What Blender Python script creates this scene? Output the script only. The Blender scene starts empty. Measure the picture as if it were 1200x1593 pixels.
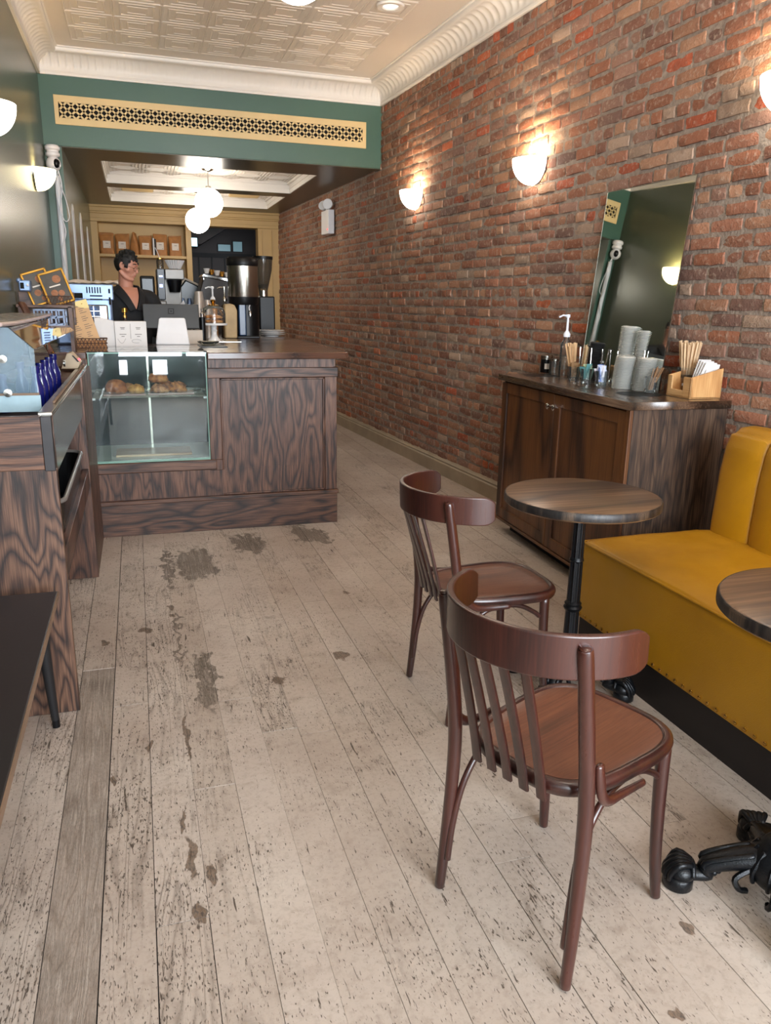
import bpy, math, random
from mathutils import Vector, Matrix, noise
random.seed(7)
S = bpy.context.scene
COL = S.collection
PI = math.pi
R = math.radians
def hx(h):
    h = h.lstrip('#'); o = []
    for i in (0, 2, 4):
        c = int(h[i:i+2], 16) / 255
        o.append(c / 12.92 if c <= .04045 else ((c + .055) / 1.055) ** 2.4)
    return (o[0], o[1], o[2], 1)

# ---------------------------------------------------------------- camera, world, light
CAMH = 1.45
rt = Vector((0.95344599, -0.30112241, 0.01631067))
dn = Vector((-0.06370686, -0.25399164, -0.96510605))
fw = Vector((0.29475784, 0.91913739, -0.26135087))
cd = bpy.data.cameras.new('camera'); cam = bpy.data.objects.new('camera', cd); COL.objects.link(cam)
mw = Matrix.Identity(4)
for i in range(3):
    mw[i][0] = rt[i]; mw[i][1] = -dn[i]; mw[i][2] = -fw[i]
mw[2][3] = CAMH
cam.matrix_world = mw
cd.sensor_fit = 'VERTICAL'; cd.sensor_height = 36; cd.sensor_width = 36
cd.lens = 1192.08 / 1593 * 36; cd.clip_start = .02; cd.clip_end = 100
S.camera = cam
S.view_settings.view_transform = 'Standard'; S.view_settings.look = 'None'
S.view_settings.gamma = 1; S.view_settings.use_curve_mapping = False
S.view_settings.exposure = 1.3
wd = bpy.data.worlds.new('world'); S.world = wd; wd.use_nodes = True
wd.node_tree.nodes['Background'].inputs[0].default_value = (.75, .87, 1, 1)
wd.node_tree.nodes['Background'].inputs[1].default_value = 1.0
def area(name, loc, rot, sx, sy, power, col):
    l = bpy.data.lights.new(name, 'AREA'); l.shape = 'RECTANGLE'; l.size = sx; l.size_y = sy
    l.energy = power; l.color = col
    o = bpy.data.objects.new(name, l); COL.objects.link(o); o.location = loc; o.rotation_euler = rot
    return o
def point(name, loc, power, col, r=.03, parent=None):
    l = bpy.data.lights.new(name, 'POINT'); l.energy = power; l.color = col; l.shadow_soft_size = r
    o = bpy.data.objects.new(name, l); COL.objects.link(o); o.location = loc
    if parent: o.parent = parent
    return o
# daylight through the shop window behind the camera
area('daylight', (1.15, -2.75, 1.70), (R(90), 0, 0), 3.3, 3.0, 250, (.86, .93, 1.0))
WARM = (1.0, .70, .42)
SC_P = 4.2      # sconce lamp power
PD_E = 9.0      # globe emission

# ---------------------------------------------------------------- mesh builder
class MB:
    def __init__(s): s.v = []; s.f = []
    def add(s, vs, fs, M=None):
        n = len(s.v)
        s.v += [tuple(M @ Vector(p)) if M else tuple(p) for p in vs]
        s.f += [tuple(i + n for i in f) for f in fs]
        return s
    def bb(s, x0, x1, y0, y1, z0, z1, M=None):
        vs = [(x, y, z) for x in (x0, x1) for y in (y0, y1) for z in (z0, z1)]
        return s.add(vs, [(0,1,3,2),(4,6,7,5),(0,4,5,1),(2,3,7,6),(0,2,6,4),(1,5,7,3)], M)
    def box(s, c, d, rot=(0,0,0)):
        M = Matrix.Translation(c) @ Matrix.Rotation(rot[2],4,'Z') @ Matrix.Rotation(rot[1],4,'Y') @ Matrix.Rotation(rot[0],4,'X')
        a, b, e = d[0]/2, d[1]/2, d[2]/2
        return s.bb(-a, a, -b, b, -e, e, M)
    def prism(s, poly, ax, a, b, M=None):
        n = len(poly)
        def P(p, t):
            return {'x': (t, p[0], p[1]), 'y': (p[0], t, p[1]), 'z': (p[0], p[1], t)}[ax]
        vs = [P(p, a) for p in poly] + [P(p, b) for p in poly]
        fs = [tuple(range(n)), tuple(range(2*n-1, n-1, -1))] + [(i, (i+1) % n, n+(i+1) % n, n+i) for i in range(n)]
        return s.add(vs, fs, M)
    def lathe(s, prof, c=(0,0,0), seg=24, M=None, a0=0, a1=2*PI, flute=None):
        full = abs(a1-a0-2*PI) < 1e-6; m = seg if full else seg+1; vs = []
        for r, z in prof:
            for k in range(m):
                a = a0+(a1-a0)*k/seg
                rr = r*(1+(flute[1]*math.cos(flute[0]*a) if flute else 0))
                vs.append((c[0]+rr*math.cos(a), c[1]+rr*math.sin(a), c[2]+z))
        fs = []
        for i in range(len(prof)-1):
            for k in range(m if full else seg):
                k2 = (k+1) % m
                fs.append((i*m+k, i*m+k2, (i+1)*m+k2, (i+1)*m+k))
        if full:
            if prof[0][0] > 1e-6: fs.append(tuple(range(m)))
            if prof[-1][0] > 1e-6: fs.append(tuple(range((len(prof)-1)*m, len(prof)*m)))
        return s.add(vs, fs, M)
    def ring(s, x0, x1, z0, z1, e, y0, y1, M=None, swap=False):
        """mitred rectangular frame of member width e in the x-z plane, thickness y0..y1"""
        ex, ez = e if isinstance(e, tuple) else (e, e)
        P = [(x0, z0), (x1, z0), (x1, z1), (x0, z1), (x0+ex, z0+ez), (x1-ex, z0+ez), (x1-ex, z1-ez), (x0+ex, z1-ez)]
        vs = [(p[0], y, p[1]) for y in (y0, y1) for p in P]
        if swap: vs = [(v[1], v[0], v[2]) for v in vs]
        fs = []
        for k in range(4):
            j = (k+1) % 4
            fs += [(k, j, 4+j, 4+k), (8+k, 12+k, 12+j, 8+j), (k, 8+k, 8+j, j), (4+k, 4+j, 12+j, 12+k)]
        return s.add(vs, fs, M)
    def cyl(s, c, r, h, seg=24, r2=None):
        return s.lathe([(r, 0), (r if r2 is None else r2, h)], c, seg)
    def sph(s, c, r, sx=1, sy=1, sz=1, seg=20, rings=12, M=None, fn=None):
        vs = []; fs = []
        for i in range(rings+1):
            t = PI*i/rings
            for k in range(seg):
                a = 2*PI*k/seg
                p = Vector((math.sin(t)*math.cos(a), math.sin(t)*math.sin(a), math.cos(t)))
                q = fn(p) if fn else p
                vs.append((c[0]+q.x*r*sx, c[1]+q.y*r*sy, c[2]+q.z*r*sz))
        for i in range(rings):
            for k in range(seg):
                k2 = (k+1) % seg
                fs.append((i*seg+k, i*seg+k2, (i+1)*seg+k2, (i+1)*seg+k))
        return s.add(vs, fs, M)
    def tube(s, pts, rad, seg=10, sm=0, flat=None, up=None, M=None, rnd=True):
        """tube along pts; rad a number or a list; flat=(w,h) factors for an oval/box section"""
        P = [Vector(p) for p in pts]
        rr = list(rad) if isinstance(rad, (list, tuple)) else [rad]*len(P)
        if sm:
            Q = []; q = []
            for i in range(len(P)-1):
                p0 = P[max(i-1, 0)]; p1 = P[i]; p2 = P[i+1]; p3 = P[min(i+2, len(P)-1)]
                for k in range(sm):
                    t = k/sm
                    Q.append(.5*((2*p1)+(-p0+p2)*t+(2*p0-5*p1+4*p2-p3)*t*t+(-p0+3*p1-3*p2+p3)*t**3))
                    q.append(rr[i]*(1-t)+rr[i+1]*t)
            Q.append(P[-1]); q.append(rr[-1]); P, rr = Q, q
        T = []
        for i in range(len(P)):
            d = P[min(i+1, len(P)-1)]-P[max(i-1, 0)]
            T.append(d.normalized() if d.length > 1e-9 else Vector((0, 0, 1)))
        u = Vector(up) if up else (Vector((0, 0, 1)) if abs(T[0].z) < .9 else Vector((1, 0, 0)))
        if rnd:   # rounded ends
            P = [P[0]-T[0]*rr[0]*.35]+P+[P[-1]+T[-1]*rr[-1]*.35]; T = [T[0]]+T+[T[-1]]; rr = [rr[0]*.6]+rr+[rr[-1]*.6]
        vs = []; fs = []
        for i, p in enumerate(P):
            a = T[i].cross(u)
            if a.length < 1e-6: a = Vector((1, 0, 0))
            a.normalize(); b = a.cross(T[i]).normalized()
            if not up: u = b
            for k in range(seg):
                th = 2*PI*k/seg; ca, sa = math.cos(th), math.sin(th)
                if flat:
                    e = flat[2] if len(flat) > 2 else 1
                    ca = math.copysign(abs(ca)**e, ca)*flat[0]; sa = math.copysign(abs(sa)**e, sa)*flat[1]
                vs.append(p+a*ca*rr[i]+b*sa*rr[i])
        n = len(P)
        for i in range(n-1):
            for k in range(seg):
                k2 = (k+1) % seg
                fs.append((i*seg+k, i*seg+k2, (i+1)*seg+k2, (i+1)*seg+k))
        fs.append(tuple(range(seg))); fs.append(tuple(range((n-1)*seg, n*seg)))
        return s.add(vs, fs, M)
    def grid(s, fn, nu, nv, M=None):
        vs = [fn(i/nu, j/nv) for i in range(nu+1) for j in range(nv+1)]
        fs = [(i*(nv+1)+j, (i+1)*(nv+1)+j, (i+1)*(nv+1)+j+1, i*(nv+1)+j+1) for i in range(nu) for j in range(nv)]
        return s.add(vs, fs, M)
    def build(s, name, mat, parent=None, bevel=0, smooth=38, loc=None, rotz=0, seg=2, recalc=True):
        import bmesh
        me = bpy.data.meshes.new(name); me.from_pydata(s.v, [], s.f)
        if recalc:
            bm = bmesh.new(); bm.from_mesh(me); bmesh.ops.recalc_face_normals(bm, faces=bm.faces); bm.to_mesh(me); bm.free()
        me.polygons.foreach_set('use_smooth', [smooth > 0]*len(me.polygons))
        if smooth > 0: me.set_sharp_from_angle(angle=R(smooth))
        me.materials.append(mat)
        o = bpy.data.objects.new(name, me); COL.objects.link(o)
        if parent: o.parent = parent
        if loc: o.location = loc
        if rotz: o.rotation_euler[2] = rotz
        if bevel:
            b = o.modifiers.new('bevel', 'BEVEL'); b.width = bevel; b.segments = seg; b.limit_method = 'ANGLE'; b.angle_limit = R(40)
            b.harden_normals = False
        return o
def tag(o, label=None, cat=None, group=None, kind=None):
    if label: o['label'] = label
    if cat: o['category'] = cat
    if group: o['group'] = group
    if kind: o['kind'] = kind
    return o
def thing(name, label, cat, loc=(0,0,0), rotz=0, group=None):
    o = bpy.data.objects.new(name, None); COL.objects.link(o); o.location = loc; o.rotation_euler = (0, 0, rotz)
    o.empty_display_size = .1
    return tag(o, label, cat, group)
def dup(root, loc, rotz, label, group=None):
    def cp(o, par):
        c = o.copy(); COL.objects.link(c)
        if par: c.parent = par
        for ch in o.children: cp(ch, c)
        return c
    r = cp(root, None); r.location = loc; r.rotation_euler = (0, 0, rotz); r['label'] = label
    if group: r['group'] = group
    return r
def struct(o): o['kind'] = 'structure'; return o

# ---------------------------------------------------------------- materials
class NT:
    def __init__(s, name):
        s.m = bpy.data.materials.new(name); s.m.use_nodes = True; s.t = s.m.node_tree
        s.b = s.t.nodes['Principled BSDF']; s.out = s.t.nodes['Material Output']
    def n(s, typ, ins=None, **kw):
        nd = s.t.nodes.new(typ)
        for k, v in kw.items(): setattr(nd, k, v)
        for k, v in (ins or {}).items():
            i = nd.inputs[k]
            if isinstance(v, bpy.types.NodeSocket): s.t.links.new(v, i)
            else: i.default_value = v
        return nd
    def link(s, a, b): s.t.links.new(a, b)
    def math(s, op, a, b=None, c=None, clamp=False):
        ins = {0: a}
        if b is not None: ins[1] = b
        if c is not None: ins[2] = c
        nd = s.n('ShaderNodeMath', ins, operation=op); nd.use_clamp = clamp
        return nd.outputs[0]
    def mix(s, f, a, b, mode='MIX'):
        nd = s.n('ShaderNodeMix', data_type='RGBA', blend_type=mode)
        for k, v in ((0, f), (6, a), (7, b)):
            if isinstance(v, bpy.types.NodeSocket): s.link(v, nd.inputs[k])
            else: nd.inputs[k].default_value = v
        return nd.outputs[2]
    def obj(s): return s.n('ShaderNodeTexCoord').outputs['Object']
    def mapv(s, vec, scale=(1,1,1), loc=(0,0,0), rot=(0,0,0)):
        return s.n('ShaderNodeMapping', {'Vector': vec, 'Scale': scale, 'Location': loc, 'Rotation': rot}).outputs[0]
    def noise(s, vec, sc=5, det=3, dist=0, ro=.5):
        return s.n('ShaderNodeTexNoise', {'Vector': vec, 'Scale': sc, 'Detail': det, 'Distortion': dist, 'Roughness': ro}).outputs[0]
    def ramp(s, f, stops):
        nd = s.n('ShaderNodeValToRGB', {0: f}); e = nd.color_ramp.elements
        while len(e) < len(stops): e.new(.5)
        for i, (p, c) in enumerate(stops):
            e[i].position = p; e[i].color = c if len(c) == 4 else (*c, 1)
        return nd.outputs[0]
    def rng(s, f, a, b, c=0, d=1):
        return s.n('ShaderNodeMapRange', {0: f, 1: a, 2: b, 3: c, 4: d}).outputs[0]
    def bump(s, h, st=.3, dist=.01):
        nd = s.n('ShaderNodeBump', {'Strength': st, 'Distance': dist, 'Height': h})
        s.link(nd.outputs[0], s.b.inputs['Normal'])
    def set(s, **kw):
        for k, v in kw.items():
            k = {'col': 'Base Color', 'rough': 'Roughness', 'metal': 'Metallic', 'coat': 'Coat Weight', 'coatr': 'Coat Roughness', 'trans': 'Transmission Weight', 'ior': 'IOR',
                 'alpha': 'Alpha', 'spec': 'Specular IOR Level', 'sheen': 'Sheen Weight', 'ec': 'Emission Color', 'es': 'Emission Strength', 'sss': 'Subsurface Weight'}[k]
            if isinstance(v, bpy.types.NodeSocket): s.link(v, s.b.inputs[k])
            else: s.b.inputs[k].default_value = v
        return s
def dim(c, f): return (c[0]*f, c[1]*f, c[2]*f, 1)
def plain(name, h, rough=.5, metal=0, var=.12, sc=9, bump=.05, **kw):
    """painted, metal or plastic surface with slight procedural mottling"""
    t = NT(name); c = hx(h); v = t.noise(t.obj(), sc, 4)
    t.set(col=t.ramp(v, [(.3, dim(c, 1-var)), (.7, dim(c, 1+var))]), rough=rough, metal=metal, **kw)
    if bump: t.bump(t.noise(t.obj(), sc*14, 2), bump, .002)
    return t.m
def wood(name, dark, mid, light, ax='z', sc=1.0, rough=.42, rings=9, coat=.12, seed=0, fine=1.0, bump=.25, rw=.36, pw=.66):
    """open-grained stained oak: contour lines of a stretched noise, plus pores"""
    t = NT(name); o = t.obj()
    k = {'x': (.22, 1, 1), 'y': (1, .22, 1), 'z': (1, 1, .22)}[ax]
    v = t.mapv(o, tuple(q*sc for q in k), (seed, seed*.7, seed*1.3))
    nn = t.noise(v, 3.2, 2.2, .25, .45)
    r = t.math('PINGPONG', t.math('MULTIPLY', nn, rings*2.0), 1.0)
    r = t.math('SUBTRACT', 1.0, t.math('POWER', t.math('SUBTRACT', 1.0, r), 2.2))
    k2 = {'x': (.03, 1, 1), 'y': (1, .03, 1), 'z': (1, 1, .03)}[ax]
    p = t.noise(t.mapv(o, tuple(q*sc for q in k2)), 130*fine, 3, 0, .6)
    f = t.math('ADD', t.math('MULTIPLY', r, rw), t.math('MULTIPLY', p, pw))
    b = t.noise(v, 1.3, 2)
    f = t.math('ADD', f, t.math('MULTIPLY', t.math('SUBTRACT', b, .5), .35))
    t.set(col=t.ramp(f, [(.34, hx(dark)), (.58, hx(mid)), (.82, hx(light))]), rough=t.rng(f, 0, 1, rough+.15, rough-.05), coat=coat, coatr=.25)
    t.bump(f, bump, .002)
    return t.m
def glow(name, h, e):
    t = NT(name); t.set(col=hx(h), rough=.25, ec=t.ramp(t.noise(t.obj(), 3), [(0, dim(hx(h), .96)), (1, hx(h))]), es=e); return t.m
def glass(name, tint=(.93, .98, .96), op=.06, rough=.02, haze=None):
    """thin pane: mostly clear, mirror-like at grazing angles, slightly dusty"""
    t = NT(name); t.t.nodes.remove(t.b)
    tr = t.n('ShaderNodeBsdfTransparent', {'Color': (*tint, 1)}).outputs[0]
    gl = t.n('ShaderNodeBsdfGlossy', {'Color': (1, 1, 1, 1), 'Roughness': rough}).outputs[0]
    df = t.n('ShaderNodeBsdfDiffuse', {'Color': haze or (.75, .85, .88, 1)}).outputs[0]
    fr = t.n('ShaderNodeFresnel', {'IOR': 1.5}).outputs[0]
    a = t.n('ShaderNodeMixShader', {0: fr, 1: tr, 2: gl}).outputs[0]
    du = t.rng(t.noise(t.obj(), 6, 4), .3, .8, op*.6, op*1.4)
    b = t.n('ShaderNodeMixShader', {0: du, 1: a, 2: df}).outputs[0]
    t.link(b, t.out.inputs[0]); return t.m

M = {}
M['oak_v'] = wood('oak_vertical', '#1f110b', '#4e3022', '#7c5640', 'z', sc=2.1, rings=10, bump=.4, rw=.30, pw=.72)
M['oak_h'] = wood('oak_horizontal', '#1f110b', '#503223', '#7e5841', 'x', seed=3, sc=2.0, rings=9, bump=.4, rw=.30, pw=.72)
M['oak_y'] = wood('oak_depth', '#22130f', '#4c3026', '#6d4b3a', 'y', seed=5)
M['oak_fig'] = wood('oak_figured', '#1f130e', '#4c3327', '#785844', 'z', sc=2.1, rings=14, seed=9)
M['cab_v'] = wood('cabinet_oak_vertical', '#30190a', '#5a351b', '#74481f', 'z', rings=4, seed=2, bump=.12)
M['cab_h'] = wood('cabinet_oak_rail', '#30190a', '#56321a', '#6e441e', 'y', rings=4, seed=6, bump=.12)
M['cab_side'] = wood('cabinet_side_oak', '#1a110c', '#44301f'.replace('#44301f','#433023'), '#6c5542', 'z', sc=3.2, rings=6, seed=4, rough=.5, fine=.4, rw=.2, pw=.82)
M['top'] = wood('counter_top_wood', '#2a1a14', '#4d3225', '#6b4939', 'x', rings=4, rough=.2, coat=.8, seed=1, bump=.05)
M['top_y'] = wood('cabinet_top_wood', '#2a1d15', '#4f3a2b', '#6e5542', 'y', rings=4, rough=.22, coat=.8, seed=8, bump=.05)
M['ttop'] = wood('table_top_wood', '#35241a', '#65492f', '#927256', 'x', sc=1.3, rings=2.5, rough=.33, coat=.45, seed=12, fine=.5, bump=.08)
M['tedge'] = wood('table_edge_bark', '#0d0b0b', '#2a2320', '#6a5542', 'z', sc=5, rings=2, rough=.42, coat=.2, seed=3, bump=.4)
M['chair'] = wood('bentwood', '#250f0c', '#3c1b15', '#48231a', 'z', sc=1.2, rings=2, rough=.28, coat=.6, seed=5, bump=.03)
M['seatw'] = wood('seat_veneer', '#40200f', '#5d311e', '#704027', 'x', sc=1.6, rings=5, rough=.34, coat=.5, seed=7, bump=.02)
M['bamboo'] = wood('bamboo', '#b07a45', '#cf9c63', '#dfb47c', 'z', sc=2, rings=2, rough=.5, coat=.1, seed=2, bump=.03)
M['bamboo_y'] = wood('bamboo_y', '#b98650', '#d4a46d', '#e2b883', 'y', sc=2, rings=2, rough=.5, coat=.1, seed=2, bump=.03)
M['stick'] = wood('stirrer_wood', '#b98455', '#d9ac7c', '#eccaa0', 'z', sc=4, rings=1, rough=.6, coat=0, bump=.02)
M['board'] = wood('cutting_board', '#8c6a4c', '#b5926e', '#cbb08d', 'x', sc=1, rings=3, rough=.4, coat=.2, bump=.02)
M['paddle'] = wood('paddle_wood', '#3f1d10', '#6e3a20', '#8a5330', 'z', rings=2, rough=.35)
M['handlewood'] = plain('handle_wood', '#7c4628', .35)
M['green'] = plain('green_paint', '#446254', .38, var=.05, sc=2, bump=.15)
M['green_warmlit'] = plain('green_paint_warm_lit', '#505748', .27, var=.06, sc=1.5, bump=.12)  # same green as the bulkhead, warm reflected light put into the colour
M['soffit'] = plain('shaded_soffit_paint', '#4a4433', .3, var=.05, sc=2)  # poor light on the underside is put into this darker colour
M['white'] = plain('white_trim_paint', '#e8e2da', .45, var=.03, sc=3)
M['ceil'] = plain('ceiling_paint', '#e4d9cc', .42, var=.03, sc=1)
M['tan'] = plain('tan_paint', '#bd9a5e', .45, var=.05, sc=3)
M['cream'] = plain('cream_vent_paint', '#dbc08a', .45, var=.04, sc=4)
M['black'] = plain('black_plastic', '#0c0c0e', .38, spec=.3)
M['matte'] = plain('matte_black', '#151416', .6)
M['void'] = plain('dark_void', '#060606', .9)
M['iron'] = plain('black_cast_iron', '#101216', .34, metal=.35, var=.3, sc=20, bump=.4)
M['steel'] = plain('brushed_steel', '#b9b4ab', .26, metal=1, var=.06, sc=14)
M['steel_c'] = plain('blue_grey_steel', '#7f93b4', .38, metal=.55, var=.1, sc=8)
M['steel_d'] = plain('dull_steel', '#8b8782', .42, metal=.5, var=.1)
M['chrome'] = plain('chrome', '#d6d4d0', .1, metal=1, var=.03)
M['brass'] = plain('brass', '#c79a4b', .22, metal=1, var=.08)
M['gold'] = plain('gold_frame', '#c9953f', .35, metal=.8, var=.12)
M['wplastic'] = plain('white_plastic', '#e3e2e4', .35, var=.03)
M['paper'] = plain('white_paper', '#dedad8', .7, var=.03)
M['porcelain'] = plain('porcelain', '#e9e7e6', .15, var=.02, coat=.6)
M['kraft'] = plain('kraft_paper', '#a8703a', .6, var=.18, sc=14, bump=.5)
M['label'] = plain('bag_label', '#d9cfc4', .6, var=.04)
M['ink'] = plain('grey_ink', '#5a5450', .7)
M['menu'] = plain('menu_card', '#caa070', .6, var=.05)
M['yellowcard'] = plain('pale_yellow_card', '#e8d08a', .5, var=.03)
M['bluebottle'] = plain('cobalt_bottle', '#161b62', .12, var=.25, coat=.5)
M['wicker'] = plain('brown_wicker', '#4d3020', .6, var=.4, sc=30, bump=.8)
M['linen'] = plain('linen_cloth', '#c9bcae', .8, var=.08)
M['skin'] = plain('skin', '#b57e68', .5, var=.08, sc=6, sss=.1)
M['hair'] = plain('black_hair', '#0b0909', .5, var=.3, sc=60, bump=.8)
M['shirt'] = plain('black_shirt', '#101013', .8, var=.2, sc=8, bump=.2)
M['jeans'] = plain('dark_trousers', '#16171b', .85)
M['tubblack'] = plain('black_tub', '#0a0a0b', .25)
M['whitelaminate'] = plain('white_laminate', '#cfd3ca', .3, var=.03)
M['darkglass'] = plain('dark_glass', '#141d22', .12, var=.3, sc=2, bump=0, spec=.25)
M['benchtop'] = plain('black_table_laminate', '#1f1b1c', .34, var=.12, sc=4)
M['ply'] = plain('ply_edge', '#7c6450', .6)
M['screen'] = plain('dark_screen_back', '#2b2d2f', .35)
M['lampwhite'] = glow('lit_white_glass', '#fff6e6', 7.0)
M['lampwhite2'] = glow('lit_green_white_glass', '#ffeebb', 2.2)
M['globe'] = glow('lit_globe', '#fff4e4', PD_E)
M['winlight'] = glow('far_window_light', '#9cc6d0', 1.1)
M['windim'] = glow('dim_window_light', '#6f8f98', .22)
M['led'] = glow('red_led', '#ff3040', 3)
M['blueled'] = glow('blue_display', '#90a8ff', 2)
M['glass'] = glass('clear_glass')
M['glassg'] = glass('green_edge_glass', (.93, .98, .965), .02, .01)
M['glassb'] = glass('dusty_glass', (.82, .90, .95), .22, .03, haze=hx('#86a4b4'))
M['glasstop'] = glass('frosted_shelf_glass', (.8, .85, .85), .55, .12, haze=hx('#9c958b'))
M['clearp'] = glass('clear_plastic', (.985, .995, .99), .03, .04)
M['lidp'] = glass('ribbed_clear_lids', (.985, .99, .99), .30, .07, haze=hx('#f2f4f0'))
M['smoke'] = glass('smoky_plastic', (.55, .52, .48), .2, .05, haze=hx('#8a8070'))
def leather():
    t = NT('mustard_leather'); o = t.obj(); v = t.noise(o, 2.2, 4)
    t.set(col=t.ramp(v, [(.3, hx('#a2700a')), (.7, hx('#ba840e'))]), rough=t.rng(t.noise(o, 7, 3), .3, .7, .34, .5), spec=.5)
    h = t.math('ADD', t.math('MULTIPLY', t.noise(o, 320, 2), .25), t.math('MULTIPLY', t.noise(t.mapv(o, (1, 1.6, .3)), 5, 2, .5), .45))
    t.bump(h, .3, .010); return t.m
M['leather'] = leather()
def mirror():
    t = NT('mirror_silver'); o = t.obj()
    t.set(col=(.78, .82, .78, 1), metal=1, rough=t.rng(t.noise(o, 3, 5), .45, .8, .012, .07)); return t.m
M['mirror'] = mirror()
def brickmat():
    t = NT('old_brick'); o = t.obj()
    a = t.n('ShaderNodeAttribute', attribute_name='tone')
    col = a.outputs['Color']
    n1 = t.noise(o, 38, 5, .3, .6); n2 = t.noise(o, 9, 4, .5); n3 = t.noise(o, 110, 3)
    c = t.mix(t.rng(n1, .53, .70, 0, .6), col, hx('#c2ab98'))       # lime bloom
    c = t.mix(t.rng(n2, .58, .76, 0, .5), c, hx('#5c4238'))
    c = t.mix(t.rng(n3, .64, .74, 0, .4), c, hx('#4c3630'))
    t.set(col=c, rough=.85, spec=.3)
    t.bump(t.math('ADD', t.math('MULTIPLY', n1, 1), t.math('MULTIPLY', n3, .6)), .7, .008); return t.m
def mortarmat():
    t = NT('mortar'); o = t.obj(); n = t.noise(o, 24, 5)
    t.set(col=t.ramp(n, [(.3, hx('#7c6d63')), (.7, hx('#a39486'))]), rough=.95); t.bump(t.noise(o, 60, 4), .8, .008); return t.m
def floormat():
    t = NT('worn_painted_boards'); o = t.obj()
    a = t.n('ShaderNodeAttribute', attribute_name='plank'); sp = t.n('ShaderNodeSeparateColor', {0: a.outputs['Color']})
    seed, wear, tone = sp.outputs[0], sp.outputs[1], sp.outputs[2]
    off = t.n('ShaderNodeCombineXYZ', {0: t.math('MULTIPLY', seed, 37), 1: t.math('MULTIPLY', seed, 91), 2: t.math('MULTIPLY', seed, 13)}).outputs[0]
    v = t.n('ShaderNodeVectorMath', {0: o, 1: off}, operation='ADD').outputs[0]
    grain = t.noise(t.mapv(v, (1, .035, 1)), 170, 3, .1, .6)          # long streaks
    crack = t.noise(t.mapv(v, (1, .30, 1)), 230, 3, .4, .5)         # short ticks
    crack2 = t.noise(t.mapv(v, (1, .12, 1)), 90, 3, .5, .6)         # longer splits
    blot = t.noise(v, 3.6, 4, .4)
    blot2 = t.noise(v, 14, 4, .6, .65)
    ring = t.math('PINGPONG', t.math('MULTIPLY', t.noise(t.mapv(v, (1, .10, 1)), 9, 2, .3), 26), 1.0)
    w = t.math('ADD', wear, t.math('MULTIPLY', t.math('SUBTRACT', blot, .5), 1.15))
    cov = t.math('ADD', w, t.math('MULTIPLY', t.math('SUBTRACT', blot2, .5), 1.1))
    full = t.rng(wear, .6, .9)
    ticks = t.rng(t.math('ADD', crack, t.math('MULTIPLY', cov, .15)), .645, .70, 0, .85)
    splits = t.rng(t.math('ADD', crack2, t.math('MULTIPLY', cov, .11)), .675, .725, 0, .9)
    ticks = t.math('MULTIPLY', t.math('MAXIMUM', ticks, splits), t.math('SUBTRACT', 1.0, t.math('MULTIPLY', full, .8)))
    gl = t.math('MULTIPLY', t.math('POWER', t.math('SUBTRACT', 1.0, ring), 3.0), t.rng(t.math('ADD', w, t.math('MULTIPLY', t.math('SUBTRACT', blot2, .5), .6)), .08, .40, 0, .5))
    streak = t.rng(t.math('ADD', t.math('ADD', t.math('MULTIPLY', grain, .75), t.math('MULTIPLY', ring, .2)), t.math('MULTIPLY', w, .42)), .74, .96, 0, .9)
    paint = t.mix(t.rng(t.noise(o, 1.7, 4), .35, .7), hx('#b2a397'), hx('#cbbfb3'))
    paint = t.mix(t.rng(tone, 0, 1, 0, .4), paint, hx('#a08f80'))
    paint = t.mix(t.rng(t.noise(o, 55, 5, .3, .7), .48, .72, 0, .45), paint, hx('#8f7e70'))
    paint = t.mix(t.rng(blot2, .52, .72, 0, .35), paint, hx('#8a7868'))
    bare = t.ramp(t.math('ADD', t.math('MULTIPLY', grain, .8), t.math('MULTIPLY', ring, .15)), [(.36, hx('#43382f')), (.48, hx('#85796e')), (.66, hx('#b0a397'))])
    dark = t.mix(grain, hx('#2a211b'), hx('#5a4c40'))
    c = t.mix(streak, paint, bare); c = t.mix(gl, c, hx('#5d4f43')); c = t.mix(ticks, c, dark)
    # stained and chipped places with a shape of their own: (x, y, rx, ry, darkness, kind)
    nz = t.n('ShaderNodeTexNoise', {'Vector': t.mapv(o, (1, .6, 1)), 'Scale': 22.0, 'Detail': 4.0}).outputs['Color']
    dv = t.n('ShaderNodeVectorMath', {0: t.n('ShaderNodeVectorMath', {0: nz, 1: (.5, .5, .5)}, operation='SUBTRACT').outputs[0], 1: (.20, .42, 0)}, operation='MULTIPLY').outputs[0]
    ov = t.n('ShaderNodeVectorMath', {0: o, 1: dv}, operation='ADD').outputs[0]
    big = None; small = None
    for (x, y, rx, ry, k) in [(.24,4.30,.12,.30,0),(.08,4.25,.03,.34,0),(.58,4.60,.11,.20,0),(.95,4.72,.07,.2,0),(1.04,4.66,.07,.18,0),(.175,2.85,.045,.26,0),(.09,3.3,.014,.35,0),
                              (.745,2.91,.035,.05,1),(.454,2.76,.025,.045,1),(.037,1.98,.008,.07,1),(.050,1.82,.014,.09,1),(.058,1.615,.014,.04,1),(.098,1.745,.012,.045,1),
                              (.07,3.65,.018,.04,1),(.072,3.55,.014,.03,1),(-.22,3.3,.02,.03,1),(-.16,2.25,.010,.04,1),(1.19,1.22,.022,.022,1),(1.0,1.05,.022,.022,1),
                              (.075,2.45,.010,.16,1),(-.045,2.42,.010,.04,1),(.95,3.62,.02,.03,1),(-.05,3.4,.03,.03,1)]:
        d = t.n('ShaderNodeVectorMath', {0: ov if k == 0 else t.n('ShaderNodeVectorMath', {0: o, 1: t.n('ShaderNodeVectorMath', {0: dv, 1: (.30, .30, 0)}, operation='MULTIPLY').outputs[0]}, operation='ADD').outputs[0], 1: (-x, -y, 0)}, operation='ADD').outputs[0]
        d = t.n('ShaderNodeVectorMath', {0: d, 1: (1/rx, 1/ry, 0)}, operation='MULTIPLY').outputs[0]
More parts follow.
